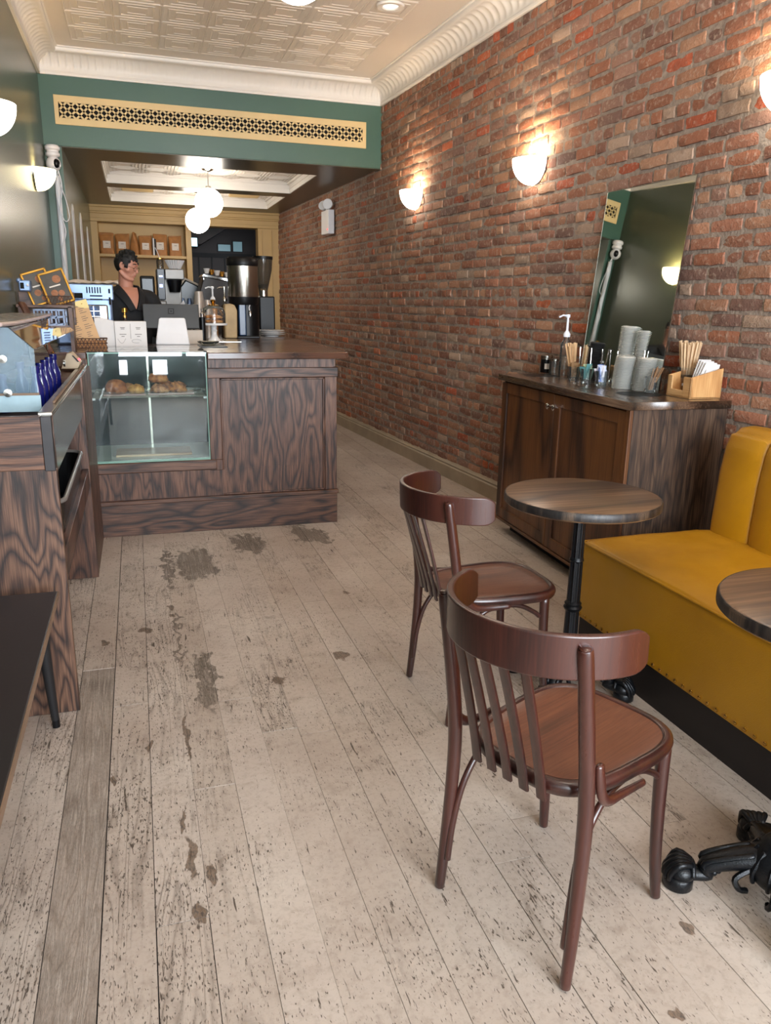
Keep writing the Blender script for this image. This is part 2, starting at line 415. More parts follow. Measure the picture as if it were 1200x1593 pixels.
        L = t.n('ShaderNodeVectorMath', {0: d}, operation='LENGTH').outputs['Value']
        m = t.rng(L, 1.0, .85, 0, 1)
        if k == 0: big = m if big is None else t.math('MAXIMUM', big, m)
        else: small = m if small is None else t.math('MAXIMUM', small, m)
    bg = t.math('MULTIPLY', big, t.rng(t.math('ADD', grain, t.math('MULTIPLY', crack, .6)), .62, .86, .45, 1.0))
    c = t.mix(t.math('MULTIPLY', bg, .85), c, t.mix(grain, hx('#2e2620'), hx('#75695c')))
    c = t.mix(t.math('MULTIPLY', small, .8), c, t.mix(t.rng(crack, .35, .65), hx('#241a14'), hx('#7c6450')))
    t.set(col=c, rough=t.rng(t.noise(o, 4, 3), .3, .7, .42, .6), spec=.4)
    h = t.math('SUBTRACT', t.math('MULTIPLY', t.noise(o, 40, 3), .3), t.math('ADD', ticks, t.math('MAXIMUM', gl, t.math('MULTIPLY', streak, .5))))
    t.bump(h, .45, .004); return t.m

# ---------------------------------------------------------------- the room
TH = R(3.26); cT, sT = math.cos(TH), math.sin(TH)
def RW(lx, ly, z=0): return Vector((2.87+cT*lx-sT*ly, sT*lx+cT*ly, z))
YF = -2.6   # shop front
# floor: separate boards, one object
def make_floor():
    v = []; f = []; cols = []; rnd = random.Random(3)
    k = -6
    while -.046+.125*k < 3.3:
        x0 = -.046+.125*k; x1 = x0+.125
        cuts = [YF-.1]
        y = YF+rnd.uniform(.3, 2.5)
        while y < 12.4: cuts.append(y); y += rnd.uniform(1.2, 3.6)
        if k == 0: cuts = [YF-.1, -.9, 1.6, 4.3, 7, 9.5]
        if k == -1: cuts = [YF-.1, .2, 2.72, 5.1, 8]
        if k == -2: cuts = [YF-.1, 3.05, 5.6, 8.3]
        cuts.append(15.6)
        for i in range(len(cuts)-1):
            a, b = cuts[i]+.0008, cuts[i+1]-.0008
            g = rnd.choice([.0004, .0007, .0012])
            if k in (-2, -1): g = .0016
            dz = rnd.uniform(-.0012, .0012)
            n = len(v)
            v += [(x0+g, a, dz), (x1-g, a, dz), (x1-g, b, dz), (x0+g, b, dz), (x0+g, a, -.012), (x1-g, a, -.012), (x1-g, b, -.012), (x0+g, b, -.012)]
            f += [(n, n+1, n+2, n+3), (n, n+4, n+5, n+1), (n+1, n+5, n+6, n+2), (n+3, n+7, n+4, n), (n+2, n+6, n+7, n+3)]
            w = rnd.choice([.02, .05, .1, .15, .28]) if x0 < .6 else rnd.choice([.0, .0, .03, .08, .22])
            if k == -2 and a < 3: w = .98
            if k == -1: w = .3 if a < 2.6 else .2
            if k == -3: w = .36
            if k == 0 and a < 1.5: w = .42
            if k == 0 and 1.5 < a < 4: w = .3
            if k == 1: w = .18
            c = (rnd.random(), w, rnd.random(), 1)
            cols += [c]*8
        k += 1
    me = bpy.data.meshes.new('floor'); me.from_pydata(v, [], f)
    at = me.color_attributes.new('plank', 'FLOAT_COLOR', 'POINT')
    at.data.foreach_set('color', [q for c in cols for q in c])
    me.materials.append(floormat())
    o = bpy.data.objects.new('floor', me); COL.objects.link(o); struct(o)
    g = MB().bb(-.85, 3.4, YF-.1, 15.6, -.12, -.006).build('subfloor', M['void'], o)
make_floor()
# right wall: every brick modelled, one object
def make_brick():
    rnd = random.Random(11); pal = [('#9c6a54', 5), ('#936049', 5), ('#a4775e', 4), ('#8b604f', 4), ('#947060', 4), ('#aa8066', 3), ('#a8583e', .8), ('#b5613f', .3), ('#785a4f', 1.8), ('#a68c79', 2)]
    cs = [hx(p[0]) for p in pal]; ws = [p[1] for p in pal]
    v = []; f = []; cols = []
    ch = .0722; y0, y1 = YF, 12.44
    row = 0; z = .0
    while z < 3.36:
        header = (row % 6 == 3)
        L = .102 if header else .208
        y = y0-rnd.uniform(0, .2) if row % 2 else y0-.1-rnd.uniform(0, .05)
        while y < y1:
            l = L*rnd.uniform(.93, 1.05)
            if not header and rnd.random() < .09: l = .1
            gap = rnd.uniform(.008, .013)
            a, b = y+gap/2, min(y+l-gap/2, y1)
            if b-a < .02: y += l; continue
            hz = ch-rnd.uniform(.009, .014); zz = z+rnd.uniform(-.003, .003)
            dep = rnd.uniform(.002, .012); nx = max(2, int((b-a)/.05)+1); nz = 3; n = len(v)
            tilt = rnd.uniform(-.003, .003)
            def wob(p, q): return .0035*noise.noise(Vector((p*23, q*23, row)))
            for i in range(nx+1):
                for j in range(nz+1):
                    u = i/nx; w = j/nz; py = a+(b-a)*u; pz = zz+hz*w
                    e = 0
                    if i in (0, nx): py += (.005 if i == 0 else -.005)*rnd.uniform(.5, 1.6); e += .003
                    if j in (0, nz): pz += (.004 if j == 0 else -.004)*rnd.uniform(.4, 1.7); e += .003
                    d = dep-e+wob(py, pz)*1.5+tilt*(u-.5)
                    v.append((-d, py+wob(pz, py), pz))
            for i in range(nx):
                for j in range(nz):
                    q = n+i*(nz+1)+j; f.append((q, q+nz+1, q+nz+2, q+1))
            ring = [n+i*(nz+1) for i in range(nx+1)]+[n+nx*(nz+1)+j for j in range(1, nz+1)]+[n+i*(nz+1)+nz for i in range(nx-1, -1, -1)]+[n+j for j in range(nz-1, 0, -1)]
            m = len(v)
            for q in ring:
                p = v[q]; cy, cz = (a+b)/2, zz+hz/2
                v.append((.012, p[1]+(.004 if p[1] > cy else -.004), p[2]+(.003 if p[2] > cz else -.003)))
            for i in range(len(ring)):
                j = (i+1) % len(ring); f.append((ring[i], m+i, m+j, ring[j]))
            c = rnd.choices(cs, ws)[0]; k = rnd.uniform(.8, 1.2)
            if y > 6.5: c = tuple(c[i]*.72+hx('#8a6248')[i]*.28 for i in range(3))
            c = (c[0]*k, c[1]*k, c[2]*k, 1)
            cols += [c]*(len(v)-n)
            y += l
        row += 1; z += ch
    me = bpy.data.meshes.new('wall_right'); me.from_pydata(v, [], f)
    at = me.color_attributes.new('tone', 'FLOAT_COLOR', 'POINT'); at.data.foreach_set('color', [q for c in cols for q in c])
    me.polygons.foreach_set('use_smooth', [True]*len(me.polygons)); me.set_sharp_from_angle(angle=R(50))
    me.materials.append(brickmat())
    o = bpy.data.objects.new('wall_right', me); COL.objects.link(o); struct(o)
    o.location = (2.87, 0, 0); o.rotation_euler[2] = TH
    mm = MB(); rn = random.Random(4)
    mm.grid(lambda u, w: (.0035*noise.noise(Vector((u*180, w*60, 3)))+.001, y0+(y1-y0)*u, -.02+3.7*w), 300, 90)
    mm.build('mortar', mortarmat(), o, recalc=False)
    MB().bb(.012, .2, y0, y1, -.1, 3.7).build('masonry', M['void'], o)
make_brick()
XL = -.67
w = MB().bb(XL-.2, XL, YF, 7.9, 0, 3.6).build('wall_left', M['green_warmlit']); struct(w)
w2 = MB()
w2.bb(XL-.2, -.53, 7.9, 12.5, 0, 2.9)
struct(w2.build('wall_left_recess', M['green_warmlit']))
# teal face of the step
struct(MB().bb(XL+.001, -.53, 7.885, 7.899, 0, 2.76).build('wall_left_return', M['green']))
# arched white niches in the recess wall
def arch(yc, wd, z0, z1, i):
    poly = [(yc-wd/2, z0), (yc+wd/2, z0)]
    for k in range(13):
        a = PI*k/12; poly.append((yc+wd/2*math.cos(a), z1-wd/2+wd/2*math.sin(a)))
    o = MB().prism(poly, 'x', -.531, -.522).build('window_%d' % i, M['white']); struct(o)
    inner = [(yc+(p[0]-yc)*.72, z0+(p[1]-z0)*.96) for p in poly]
    MB().prism(inner, 'x', -.523, -.519).build('window_pane', plain('pale_pane%d' % i, '#b9b6c0', .3), o)
arch(8.66, .22, 1.0, 2.36, 1); arch(9.9, .34, 1.0, 2.40, 2); arch(11.2, .22, 1.0, 2.36, 3)
# ceiling with pressed tin squares
ZC = 3.5
cb = MB()
cb.bb(XL-.2, 3.3, YF, 8.0, ZC, ZC+.1)
cl = cb.build('ceiling', M['ceil']); struct(cl)
tm = MB(); T = .3433
rings = [(.0, .0), (.004, -.004), (.010, -.004), (.014, 0), (.046, 0), (.049, -.0035), (.058, -.0035), (.061, 0), (.100, 0), (.102, -.003), (.108, -.003), (.110, 0)]
for i in range(7):
    for j in range(28):
        cx = -.3625+T*(i+.5); cy = 7.5-T*(j+.5)
        vs = []; fs = []
        for d, z in rings:
            h = T/2-d
            vs += [(cx-h, cy-h, ZC-.002+z), (cx+h, cy-h, ZC-.002+z), (cx+h, cy+h, ZC-.002+z), (cx-h, cy+h, ZC-.002+z)]
        for q in range(len(rings)-1):
            for s_ in range(4):
                fs.append((q*4+s_, q*4+(s_+1) % 4, q*4+4+(s_+1) % 4, q*4+4+s_))
        q = (len(rings)-1)*4; fs.append((q, q+1, q+2, q+3))
        tm.add(vs, fs)
tm.build('pressed_tin_pattern', M['ceil'], cl, smooth=0, recalc=False)
# cornices: concave fluted cove
def cornice(name, L, M_, step=.085):
    """runs along local +y from 0 to L, wall at x=0, projects to -x, bottom z=3.31"""
    n = int(L/.012); prof = [(0, 0), (-.022, .0), (-.026, .012), (-.020, .026), (-.024, .030)]
    cove = []
    for k in range(9):
        a = PI/2*k/8
        cove.append((-.024-.125*(1-math.cos(a)), .034+.115*math.sin(a)))
    top = [(-.153, .150), (-.166, .152), (-.172, .165), (-.172, .178), (-.185, .182), (-.185, .192)]
    vs = []; m = len(prof)+len(cove)+len(top)
    for i in range(n+1):
        y = L*i/n; ph = (y % step)/step; d = .011*abs(math.sin(PI*ph))**.7
        for p in prof: vs.append((p[0], y, 3.31+p[1]))
        for k, p in enumerate(cove):
            a = PI/2*k/8; e = min(1, k/1.5, (8-k)/1.5)
            vs.append((p[0]+d*e*math.cos(a), y, 3.31+p[1]+d*e*math.sin(a)))
        for p in top: vs.append((p[0], y, 3.31+p[1]))
    fs = [(i*m+k, i*m+k+1, (i+1)*m+k+1, (i+1)*m+k) for i in range(n) for k in range(m-1)]
    o = MB().add(vs, fs, M_).build(name, M['white'], smooth=60, recalc=False); struct(o); return o
TW = Matrix.Translation((2.87, 0, 0)) @ Matrix.Rotation(TH, 4, 'Z')
cornice('trim_1', 7.9-YF, TW @ Matrix.Translation((.0, YF+.02, 0)))
cornice('trim_2', 7.9-YF, Matrix.Translation((XL, 7.9, 0)) @ Matrix.Rotation(PI, 4, 'Z'))
cornice('trim_3', 3.09, Matrix(((0, 1, 0, XL), (1, 0, 0, 7.885), (0, 0, 1, 0), (0, 0, 0, 1))), .03)
# bulkhead and the dropped ceiling with two coffers
bk = MB().bb(XL-.1, 2.44, 7.88, 8.02, 2.75, 3.6).build('wall_bulkhead', M['green'], bevel=.004); struct(bk)
so = MB(); x0, x1 = -.6, 2.5; cx0, cx1 = -.23, 1.92
so.bb(x0, x1, 8.02, 8.53, 2.7501, 2.95); so.bb(x0, x1, 10.05, 10.38, 2.7501, 2.95); so.bb(x0, x1, 11.80, 12.6, 2.7501, 2.95)
for a, b in ((8.53, 10.05), (10.38, 11.80)):
    so.bb(x0, cx0, a, b, 2.7501, 2.95); so.bb(cx1, x1, a, b, 2.7501, 2.95)
so.bb(x0, x1, 7.884, 8.02, 2.744, 2.7499)
struct(so.build('ceiling_soffit', M['soffit']))
cf = MB(); cf.bb(x0, x1, 8.1, 12.5, 2.87, 2.9)
cfo = cf.build('ceiling_coffer', M['ceil']); struct(cfo)
cm = MB()
for a, b in ((8.53, 10.05), (10.38, 11.80)):
    for z, d in ((2.752, .012), (2.80, .022), (2.845, .05)):
        z1 = {2.752: 2.80, 2.80: 2.845, 2.845: 2.87}[z]
        cm.bb(cx0, cx0+d, a, b, z, z1); cm.bb(cx1-d, cx1, a, b, z, z1); cm.bb(cx0, cx1, a, a+d, z, z1); cm.bb(cx0, cx1, b-d, b, z, z1)
    tx = (cx1-cx0-.1)/6; ty = (b-a-.1)/4
    for i in range(6):
        for j in range(4):
            X, Y = cx0+.05+tx*(i+.5), a+.05+ty*(j+.5)
            for d, t_ in ((.012, .012), (.05, .01), (.09, .008)):
                hx_, hy = tx/2-d, ty/2-d
                cm.bb(X-hx_, X+hx_, Y-hy, Y-hy+t_, 2.864, 2.87); cm.bb(X-hx_, X+hx_, Y+hy-t_, Y+hy, 2.864, 2.87)
                cm.bb(X-hx_, X-hx_+t_, Y-hy, Y+hy, 2.864, 2.87); cm.bb(X+hx_-t_, X+hx_, Y-hy, Y+hy, 2.864, 2.87)
struct(cm.build('trim_4', M['white']))
for i, xx in enumerate((.13, 1.52)):
    o = MB().bb(xx-.2, xx+.2, 11.25, 11.42, 2.845, 2.868)
    for k in range(6): o.bb(xx-.19, xx+.19, 11.262+k*.026, 11.270+k*.026, 2.838, 2.846)
    tag(o.build('ceiling_vent', M['cream']), 'cream slotted air vent in the far coffer, %s one' % ('left' if i == 0 else 'right'), 'vent', 'vents in the far coffer')
# baseboard along the brick
bb = MB(); L = 12.4-3.0
bb.prism([(0, 0), (-.028, 0), (-.028, .105), (-.020, .115), (-.022, .128), (-.012, .140), (-.006, .15), (0, .152)], 'y', 4.75, 12.35, TW)
struct(bb.build('baseboard_right', plain('dusty_baseboard_paint', '#a08f78', .5, var=.12, sc=5)))
# shop front behind the camera; low blocks shaped for the case-glass reflections
fr = MB(); fr.bb(XL-.2, -.35, YF-.15, YF, 0, 3.6); fr.bb(2.72, 3.3, YF-.15, YF, 0, 3.6); fr.bb(-.35, 2.72, YF-.15, YF, 3.15, 3.6); fr.bb(-.17, .20, YF-.15, YF, .30, .58); fr.bb(.42, 1.7, YF-.15, YF, .30, .58); fr.bb(-.35, 1.7, YF-.15, YF, 0, .34)
struct(fr.build('wall_front', M['green']))
wf = MB()
for x in (-.35, .65, 1.66, 2.66): wf.bb(x, x+.06, YF-.1, YF-.03, 0, 3.15)
wf.bb(-.35, 2.72, YF-.1, YF-.03, 2.45, 2.52); wf.bb(-.35, 1.7, YF-.1, YF-.03, .57, .62)
struct(wf.build('window_4', M['matte']))

# back wall: painted entablature, shelf recess and an opening
YB = 12.35
bw = MB()
bw.bb(-.6, 2.3, YB+.02, YB+.25, 2.53, 2.9)                      # header
bw.bb(-.6, -.44, YB, YB+.45, 0, 2.55); bw.bb(.78, .86, YB-.01, YB+.45, 0, 2.55); bw.bb(1.85, 2.25, YB, YB+.25, 0, 2.55)
bw.bb(-.6, .86, YB+.40, YB+.5, 0, 2.9)                          # back of the recess
for z0, z1, d in ((2.53, 2.575, .035), (2.575, 2.64, .02), (2.64, 2.665, .045), (2.665, 2.72, .06), (2.72, 2.752, .085)):
    bw.bb(-.53, 2.19, YB-d, YB+.03, z0, z1)
bw.bb(1.90, 1.915, YB-.012, YB, 0, 2.5); bw.bb(2.05, 2.065, YB-.012, YB, 0, 2.5)
struct(bw.build('wall_back', M['tan'], bevel=.003))
sh = MB(); sh.bb(-.44, .78, YB+.01, YB+.4, 2.055, 2.095)
tag(sh.build('wall_shelf', M['tan'], bevel=.003), 'tan painted shelf holding kraft coffee bags on the back wall', 'shelf')
# dark room beyond the opening
br_ = MB(); br_.bb(.7, 3.0, 15.5, 15.6, 0, 2.9); br_.bb(.62, .7, YB+.5, 15.6, 0, 2.9); br_.bb(2.95, 3.05, YB+.2, 15.6, 0, 2.9); br_.bb(.6, 3.0, YB+.25, 15.6, 2.9, 3.0)
dw = plain('dark_stained_wood', '#2a1813', .5)
struct(br_.build('wall_far_room', dw))
st = MB(); st.prism([(.7, 2.9), (1.95, 2.9), (1.15, 2.40), (.7, 2.40)], 'y', 14.2, 15.4)
struct(st.build('ceiling_stair', plain('grey_stair_underside', '#4a4340', .6)))
dd = MB()
for k in range(6): dd.bb(.95+k*.24, .97+k*.24, 15.47, 15.5, .1, 2.25)
dd.bb(.72, 2.9, 15.46, 15.5, 2.25, 2.33)
struct(dd.build('trim_5', M['matte']))
for i, (a, b, c, d) in enumerate(((1.06, 1.27, 2.40, 2.58), (1.55, 1.80, 2.36, 2.50), (1.83, 2.02, 2.36, 2.56))):
    y = 14.1 if i == 0 else 15.45
    if i == 0: a, b, c, d = .905, 1.09, 2.34, 2.50
    o = MB().bb(a, b, y, y+.02, c, d).build('window_%d' % (5+i), M['matte']); struct(o)
    MB().bb(a+.012, b-.012, y-.006, y, c+.012, d-.012).build('window_pane', M['winlight'] if i == 0 else M['windim'], o)

# ---------------------------------------------------------------- fixtures on walls and ceilings
def vent():
    t = thing('air_vent', 'long cream painted grille with diamond lattice on the green bulkhead', 'vent', (.85, 7.88, 3.04))
    W, H = 2.82, .235
    f = MB(); b = .035; e = .055
    f.ring(-W/2, W/2, -H/2, H/2, (b, e), -.012, 0)
    f.build('frame', M['cream'], t, bevel=.002)
    MB().bb(-W/2+.03, W/2-.03, -.001, .0, -H/2+.03, H/2-.03).build('backing', M['void'], t)
    l = MB(); h = H/2-e; p = .067; x = -W/2
    def strip(xa, za, xb, zb):
        dx, dz = xb-xa, zb-za; L = math.hypot(dx, dz); nx, nz = -dz/L*.0080, dx/L*.0080
        l.prism([(xa+nx, za+nz), (xb+nx, zb+nz), (xb-nx, zb-nz), (xa-nx, za-nz)], 'y', -.009, -.002)
    lim = W/2-b
    k = -lim-2*h
    while k < lim:
        for s_ in (1, -1):
            xa, xb = max(k, -lim), min(k+2*h, lim)
            if xb-xa > .005:
                za, zb = s_*(-h+(xa-k)), s_*(-h+(xb-k)); strip(xa, za, xb, zb)
        k += p
    l.build('lattice', M['cream'], t)
vent()
def sconce(name, label, loc, rz, group, mat, power):
    """local: wall plane at x=0, sticks out to -x"""
    t = thing(name, label, 'wall lamp', loc, rz, group)
    b = MB(); H = .160; D = .145; Wd = .14
    def P(u, v):
        a = PI*u; z = -H*(1-v)**1.0; e = math.sqrt(max(0, 1-((1-v))**2.1))
        return (-D*math.sin(a)*e-.012, Wd*math.cos(a)*e, z)
    b.grid(P, 22, 14)
    def Pi(u, v):
        p = P(u, v); return (p[0]*.95, p[1]*.95, p[2]*.96)
    b.grid(Pi, 22, 14)
    b.build('lamp_shade', mat, t, recalc=False, smooth=180)
    MB().prism([(Wd*.97*math.cos(PI*k/16), -.155*math.sin(PI*k/16)**.9) for k in range(17)], 'x', -.016, 0).build('wall_plate', M['chrome'] if mat is M['lampwhite2'] else M['wplastic'], t)
    MB().cyl((-.06, 0, -.10), .018, .06, 12).build('bulb', glow('bulb', '#fff0d0', 3), t)
    point('sconce_light', (-.062, 0, -.012), power, WARM, .02, t)
    return t
for i, (lyy, zz) in enumerate(((6.93, 2.43), (4.93, 2.385), (2.87, 2.40))):
    sconce('wall_sconce', ['glowing white half-bowl sconce on the brick wall, nearest the dropped ceiling', 'glowing white half-bowl sconce on the brick wall, above the wooden cabinet', 'white half-bowl sconce on the brick wall, cut off at the right edge'][i],
           RW(-.013, lyy, zz), TH, 'half-bowl sconces on the brick wall', M['lampwhite'], SC_P)
for i, (y, zz) in enumerate(((4.68, 2.40), (6.85, 2.405))):
    sconce('wall_sconce', ['white half-bowl sconce on the green wall, cut off at the left edge', 'pale half-bowl sconce on the green wall beside the security camera'][i],
           (XL, y, zz), PI, 'half-bowl sconces on the green wall', M['lampwhite'] if i == 0 else M['lampwhite2'], SC_P*.8)
def pendant(label, x, y, zc, r, zt, group, e=1):
    t = thing('pendant_lamp', label, 'ceiling lamp', (x, y, zt), 0, group)
    MB().lathe([(.0, 0), (.062, 0), (.066, -.008), (.05, -.02), (.02, -.03), (0, -.032)], seg=28).build('canopy', M['chrome'], t)
    MB().cyl((0, 0, zc+r-zt), .005, zt-zc-r-.02, 10).build('rod', M['chrome'], t)
    MB().cyl((0, 0, zc+r-zt-.012), .035, .03, 20, .03).build('lamp_collar', M['chrome'], t)
    MB().sph((0, 0, zc-zt), r, seg=32, rings=20).build('globe', M['globe'], t)
    point('pendant_light', (0, 0, zc-zt), 0.01, WARM, r, t)
pendant('bright white globe pendant in the nearer ceiling coffer', .862, 9.35, 2.515, .155, 2.868, 'globe pendants over the counter')
pendant('bright white globe pendant in the farther ceiling coffer', .872, 11.15, 2.49, .160, 2.868, 'globe pendants over the counter')
pendant('large white globe pendant cut off by the top edge', .93, 4.60, 3.165, .17, 3.499, 'globe pendants in the front room')
pendant('unseen white globe pendant near the shop window, added for floor light', 1.0, .9, 3.215, .17, 3.499, 'globe pendants in the front room')  # unseen lamp, added to help light the near floor
t = thing('recessed_light', 'round white recessed downlight in the tin ceiling by the cornice', 'ceiling lamp', (1.86, 5.88, 3.492))
MB().lathe([(.055, 0), (.06, -.012), (.095, -.014), (.10, 0)], seg=32).build('trim_ring', M['white'], t)
MB().lathe([(0, -.004), (.055, -.004)], seg=32).build('lens', glow('dim_lens', '#f4eee4', .22), t)
def emergency():
    t = thing('emergency_light', 'white emergency light with two round heads high on the brick', 'emergency light', RW(-.022, 9.55, 2.42), TH)
    MB().bb(-.075, 0, -.15, .15, -.17, .10).build('housing', M['wplastic'], t, bevel=.008)
    for s_ in (-1, 1):
        h = MB(); Mx = Matrix.Translation((-.06, s_*.09, .16)) @ Matrix.Rotation(R(80 if s_ < 0 else 60), 4, 'X') @ Matrix.Rotation(R(-35), 4, 'Y')
        h.lathe([(0, -.05), (.035, -.045), (.055, -.01), (.06, .02), (.055, .024)], M=Mx)
        o = h.build('lamp_head', M['wplastic'], t)
        MB().lathe([(0, .022), (.054, .022)], M=Mx).build('lens', M['clearp'], o)
    MB().cyl((-.05, 0, .10), .014, .07, 10).build('arm', M['wplastic'], t)
    MB().box((-.077, -.11, -.12), (.004, .012, .012)).build('indicator', M['led'], t)
emergency()
def seccam():
    t = thing('security_camera', 'white round security camera at the top of the pipe by the bulkhead', 'camera', (-.60, 7.81, 2.655))
    MB().lathe([(0, .085), (.05, .085), (.062, .07), (.062, .05), (.05, .04), (.05, .028), (.058, .02), (.058, .0), (.04, -.012), (0, -.012)], seg=24).build('mount', M['wplastic'], t)
    MB().sph((0, 0, -.065), .062, seg=24).build('housing', M['wplastic'], t)
    MB().sph((.026, -.040, -.066), .036, .8, .8, 1.05, seg=20).build('lens_cover', M['black'], t)
    o = MB().tube([(.03, 0, -.10), (.05, .02, -.25), (.02, .01, -.45), (.05, .02, -.62), (.01, .01, -.78), (.03, .02, -.95)], .006, sm=6).build('cable', M['wplastic'], t)
    MB().tube([(.035, 0, -.10), (.0, .02, -.3), (.045, .01, -.52), (.09, .02, -.5), (.075, .02, -.36), (.03, .02, -.2)], .004, sm=6).build('cable', M['wplastic'], t)
seccam()
o = MB().cyl((0, 0, 0), .024, 1.45, 16).build('conduit_pipe', M['wplastic'], loc=(-.585, 7.85, 1.05)); tag(o, 'white vertical pipe running down under the security camera', 'pipe')

# ---------------------------------------------------------------- service counter
ZC_ = 1.147
def counter():
    t = thing('service_counter', 'dark oak panelled counter with glossy wooden top in front of the barista', 'counter', (0, 0, 0))
    y0 = 4.94
    # carcass behind the panels (keeps the display bay open)
    c = MB(); c.bb(.41, 1.225, 5.0, 5.9, .02, 1.10); c.bb(-.62, -.30, 5.0, 5.9, .02, 1.10); c.bb(-.31, .42, 5.0, 5.9, .02, .44); c.bb(-.31, .42, 5.56, 5.9, .4, 1.10); c.bb(.52, 1.225, 5.9, 8.1, .02, 1.10)
    c.build('carcass', M['oak_v'], t)
    MB().bb(-.33, 1.235, y0-.004, 5.02, 0, .205).build('plinth', M['oak_h'], t, bevel=.002)
    MB().bb(-.33, 1.243, y0-.016, 5.0, .205, .232).build('ledge_moulding', M['oak_h'], t, bevel=.004)
    MB().bb(-.32, 1.20, y0+.014, 5.0, .23, .41).build('lower_panel', M['oak_v'], t)
    MB().bb(.47, 1.16, y0+.015, 5.0, .23, 1.0).build('centre_panel', M['oak_v'], t)
    m = MB()     # bead around the centre panel
    for a in ((.478, .490, .405, .985), (1.140, 1.152, .235, .985)): m.bb(a[0], a[1], y0+.004, 5.0, a[2], a[3])
    m.bb(.478, 1.152, y0+.004, 5.0, .973, .985); m.bb(.478, 1.152, y0+.004, 5.0, .232, .244)
    m.build('bead', M['oak_v'], t, bevel=.003)
    MB().bb(.402, .478, y0, 5.0, .47, .99).bb(.402, .478, y0, 5.0, .40, .47).build('stile', M['oak_v'], t, bevel=.003)
    MB().bb(1.152, 1.233, y0, 5.0, .232, .99).build('stile', M['oak_v'], t, bevel=.003)
    MB().bb(-.32, .44, y0-.003, 5.0, .405, .472).build('lower_rail', M['oak_h'], t, bevel=.006)
    MB().bb(.402, 1.240, y0-.006, 5.0, .987, 1.050).build('upper_rail', M['oak_h'], t, bevel=.004)
    MB().bb(.41, 1.215, y0+.012, 5.0, 1.05, 1.107).build('frieze', M['oak_v'], t)
    MB().bb(1.222, 1.234, 4.99, 8.1, 0, 1.10).build('end_panel', M['oak_v'], t)
    MB().bb(-.345, -.292, y0-.002, 5.0, .41, 1.11).build('stile', M['oak_v'], t, bevel=.003)
    tp = MB()
    poly = [(.405, 4.905), (1.275, 4.905), (1.31, 4.93), (1.335, 7.9), (.5, 7.9), (.5, 5.96), (-.64, 5.96), (-.64, 4.96), (-.295, 4.96), (-.295, 5.55), (.405, 5.55)]
    tp.prism(poly, 'z', 1.105, ZC_)
    tp.build('worktop', M['top'], t, bevel=.005)
counter()
def display_case():
    X0, X1, Y0, Y1, Z0, Z1 = -.289, .400, 4.937, 5.53, .474, 1.150
    t = thing('display_case', 'glass pastry display case set into the front of the oak counter', 'display case', (X0, Y0, Z0))
    W, D, H = X1-X0, Y1-Y0, Z1-Z0
    MB().bb(0, W, 0, D, 0, .012).build('floor_panel', M['whitelaminate'], t)
    MB().bb(.006, W-.006, 0, .006, .012, H-.008).build('front_pane', M['glassg'], t)
    MB().bb(0, .006, 0, D, .012, H-.008).build('side_pane', M['glassg'], t)
    MB().bb(W-.006, W, 0, D, .012, H-.008).build('side_pane', M['glassg'], t)
    MB().bb(-.004, W+.004, -.004, D+.02, H-.008, H).build('top_pane', M['glassg'], t)
    e = MB(); gs = plain('green_glass_edge', '#7fa496', .15, bump=0)
    for x in (0, W-.006): e.bb(x, x+.006, -.001, .0, .012, H-.008)
    e.bb(0, W, -.003, 0, H-.010, H-.003); e.bb(0, W, -.002, .004, .0, .014)
    e.build('pane_edge', gs, t)
    MB().bb(0, W, D-.01, D, .012, H-.01).build('rear_door', M['darkglass'], t)
    MB().bb(W*.49, W*.51, D-.016, D-.010, .012, H-.01).build('door_frame', M['steel'], t)
    MB().bb(.010, W-.010, .03, D-.06, .398, .405).build('glass_shelf', M['glasstop'], t)
    for x in (.012, W-.012):
        for y in (.04, D-.1): MB().box((x, y, .392), (.022, .02, .012)).build('shelf_clip', M['wplastic'], t)
    MB().bb(.045, W-.05, .04, .055, .008, .0125).build('floor_track', M['glassg'], t)
display_case()
CX, CY, CZ = -.289, 4.937, .474
o = MB().bb(-.235, .235, -.12, .12, 0, .014).build('cutting_board', M['board'], loc=(.06, 5.18, CZ+.0125), bevel=.002); tag(o, 'pale wooden board lying on the floor of the display case', 'board')
def pastry_tray(label, x, y, w_, d_):
    t = thing('pastry_tray', label, 'tray', (x, y, CZ+.405), 0, 'paper-lined trays on the glass shelf')
    MB().bb(-w_/2, w_/2, -d_/2, d_/2, 0, .006).build('paper_liner', plain('pink_liner', '#c9a6a4', .7), t)
    r = MB(); h = .022
    for a in ((-w_/2, -w_/2+.003, -d_/2, d_/2), (w_/2-.003, w_/2, -d_/2, d_/2), (-w_/2, w_/2, -d_/2, -d_/2+.003), (-w_/2, w_/2, d_/2-.003, d_/2)): r.bb(*a, .002, h)
    r.build('rim', M['clearp'], t)
pastry_tray('clear tray with paper liner under the two pastries at left', -.095, 5.12, .25, .16)
pastry_tray('clear tray with paper liner under the piled pastries at right', .185, 5.14, .28, .18)
def pastry(name, label, cat, x, y, z, r, sx, sy, sz, col, lumps=.1, seed=0, twist=0):
    t = NT('baked_%d' % seed); o_ = t.obj(); n = t.noise(o_, 30, 4)
    t.set(col=t.ramp(n, [(.32, hx(col[0])), (.5, hx(col[1])), (.7, hx(col[2]))]), rough=.42); t.bump(n, .6, .006)
    def fn(p):
        q = p.copy(); a = math.atan2(p.y, p.x)
        d = 1+lumps*noise.noise(Vector((p.x*3+seed, p.y*3, p.z*3)))+twist*abs(math.sin(3*a+2*p.z))*.12
        q = q*d
        if q.z < -.55: q.z = -.55
        return q
    o = MB().sph((0, 0, .55*r*sz), r, sx, sy, sz, 24, 16, fn=fn).build(name, t.m, loc=(x, y, z), smooth=180)
    return tag(o, label, cat, 'pastries on the glass shelf')
SZ = CZ+.412
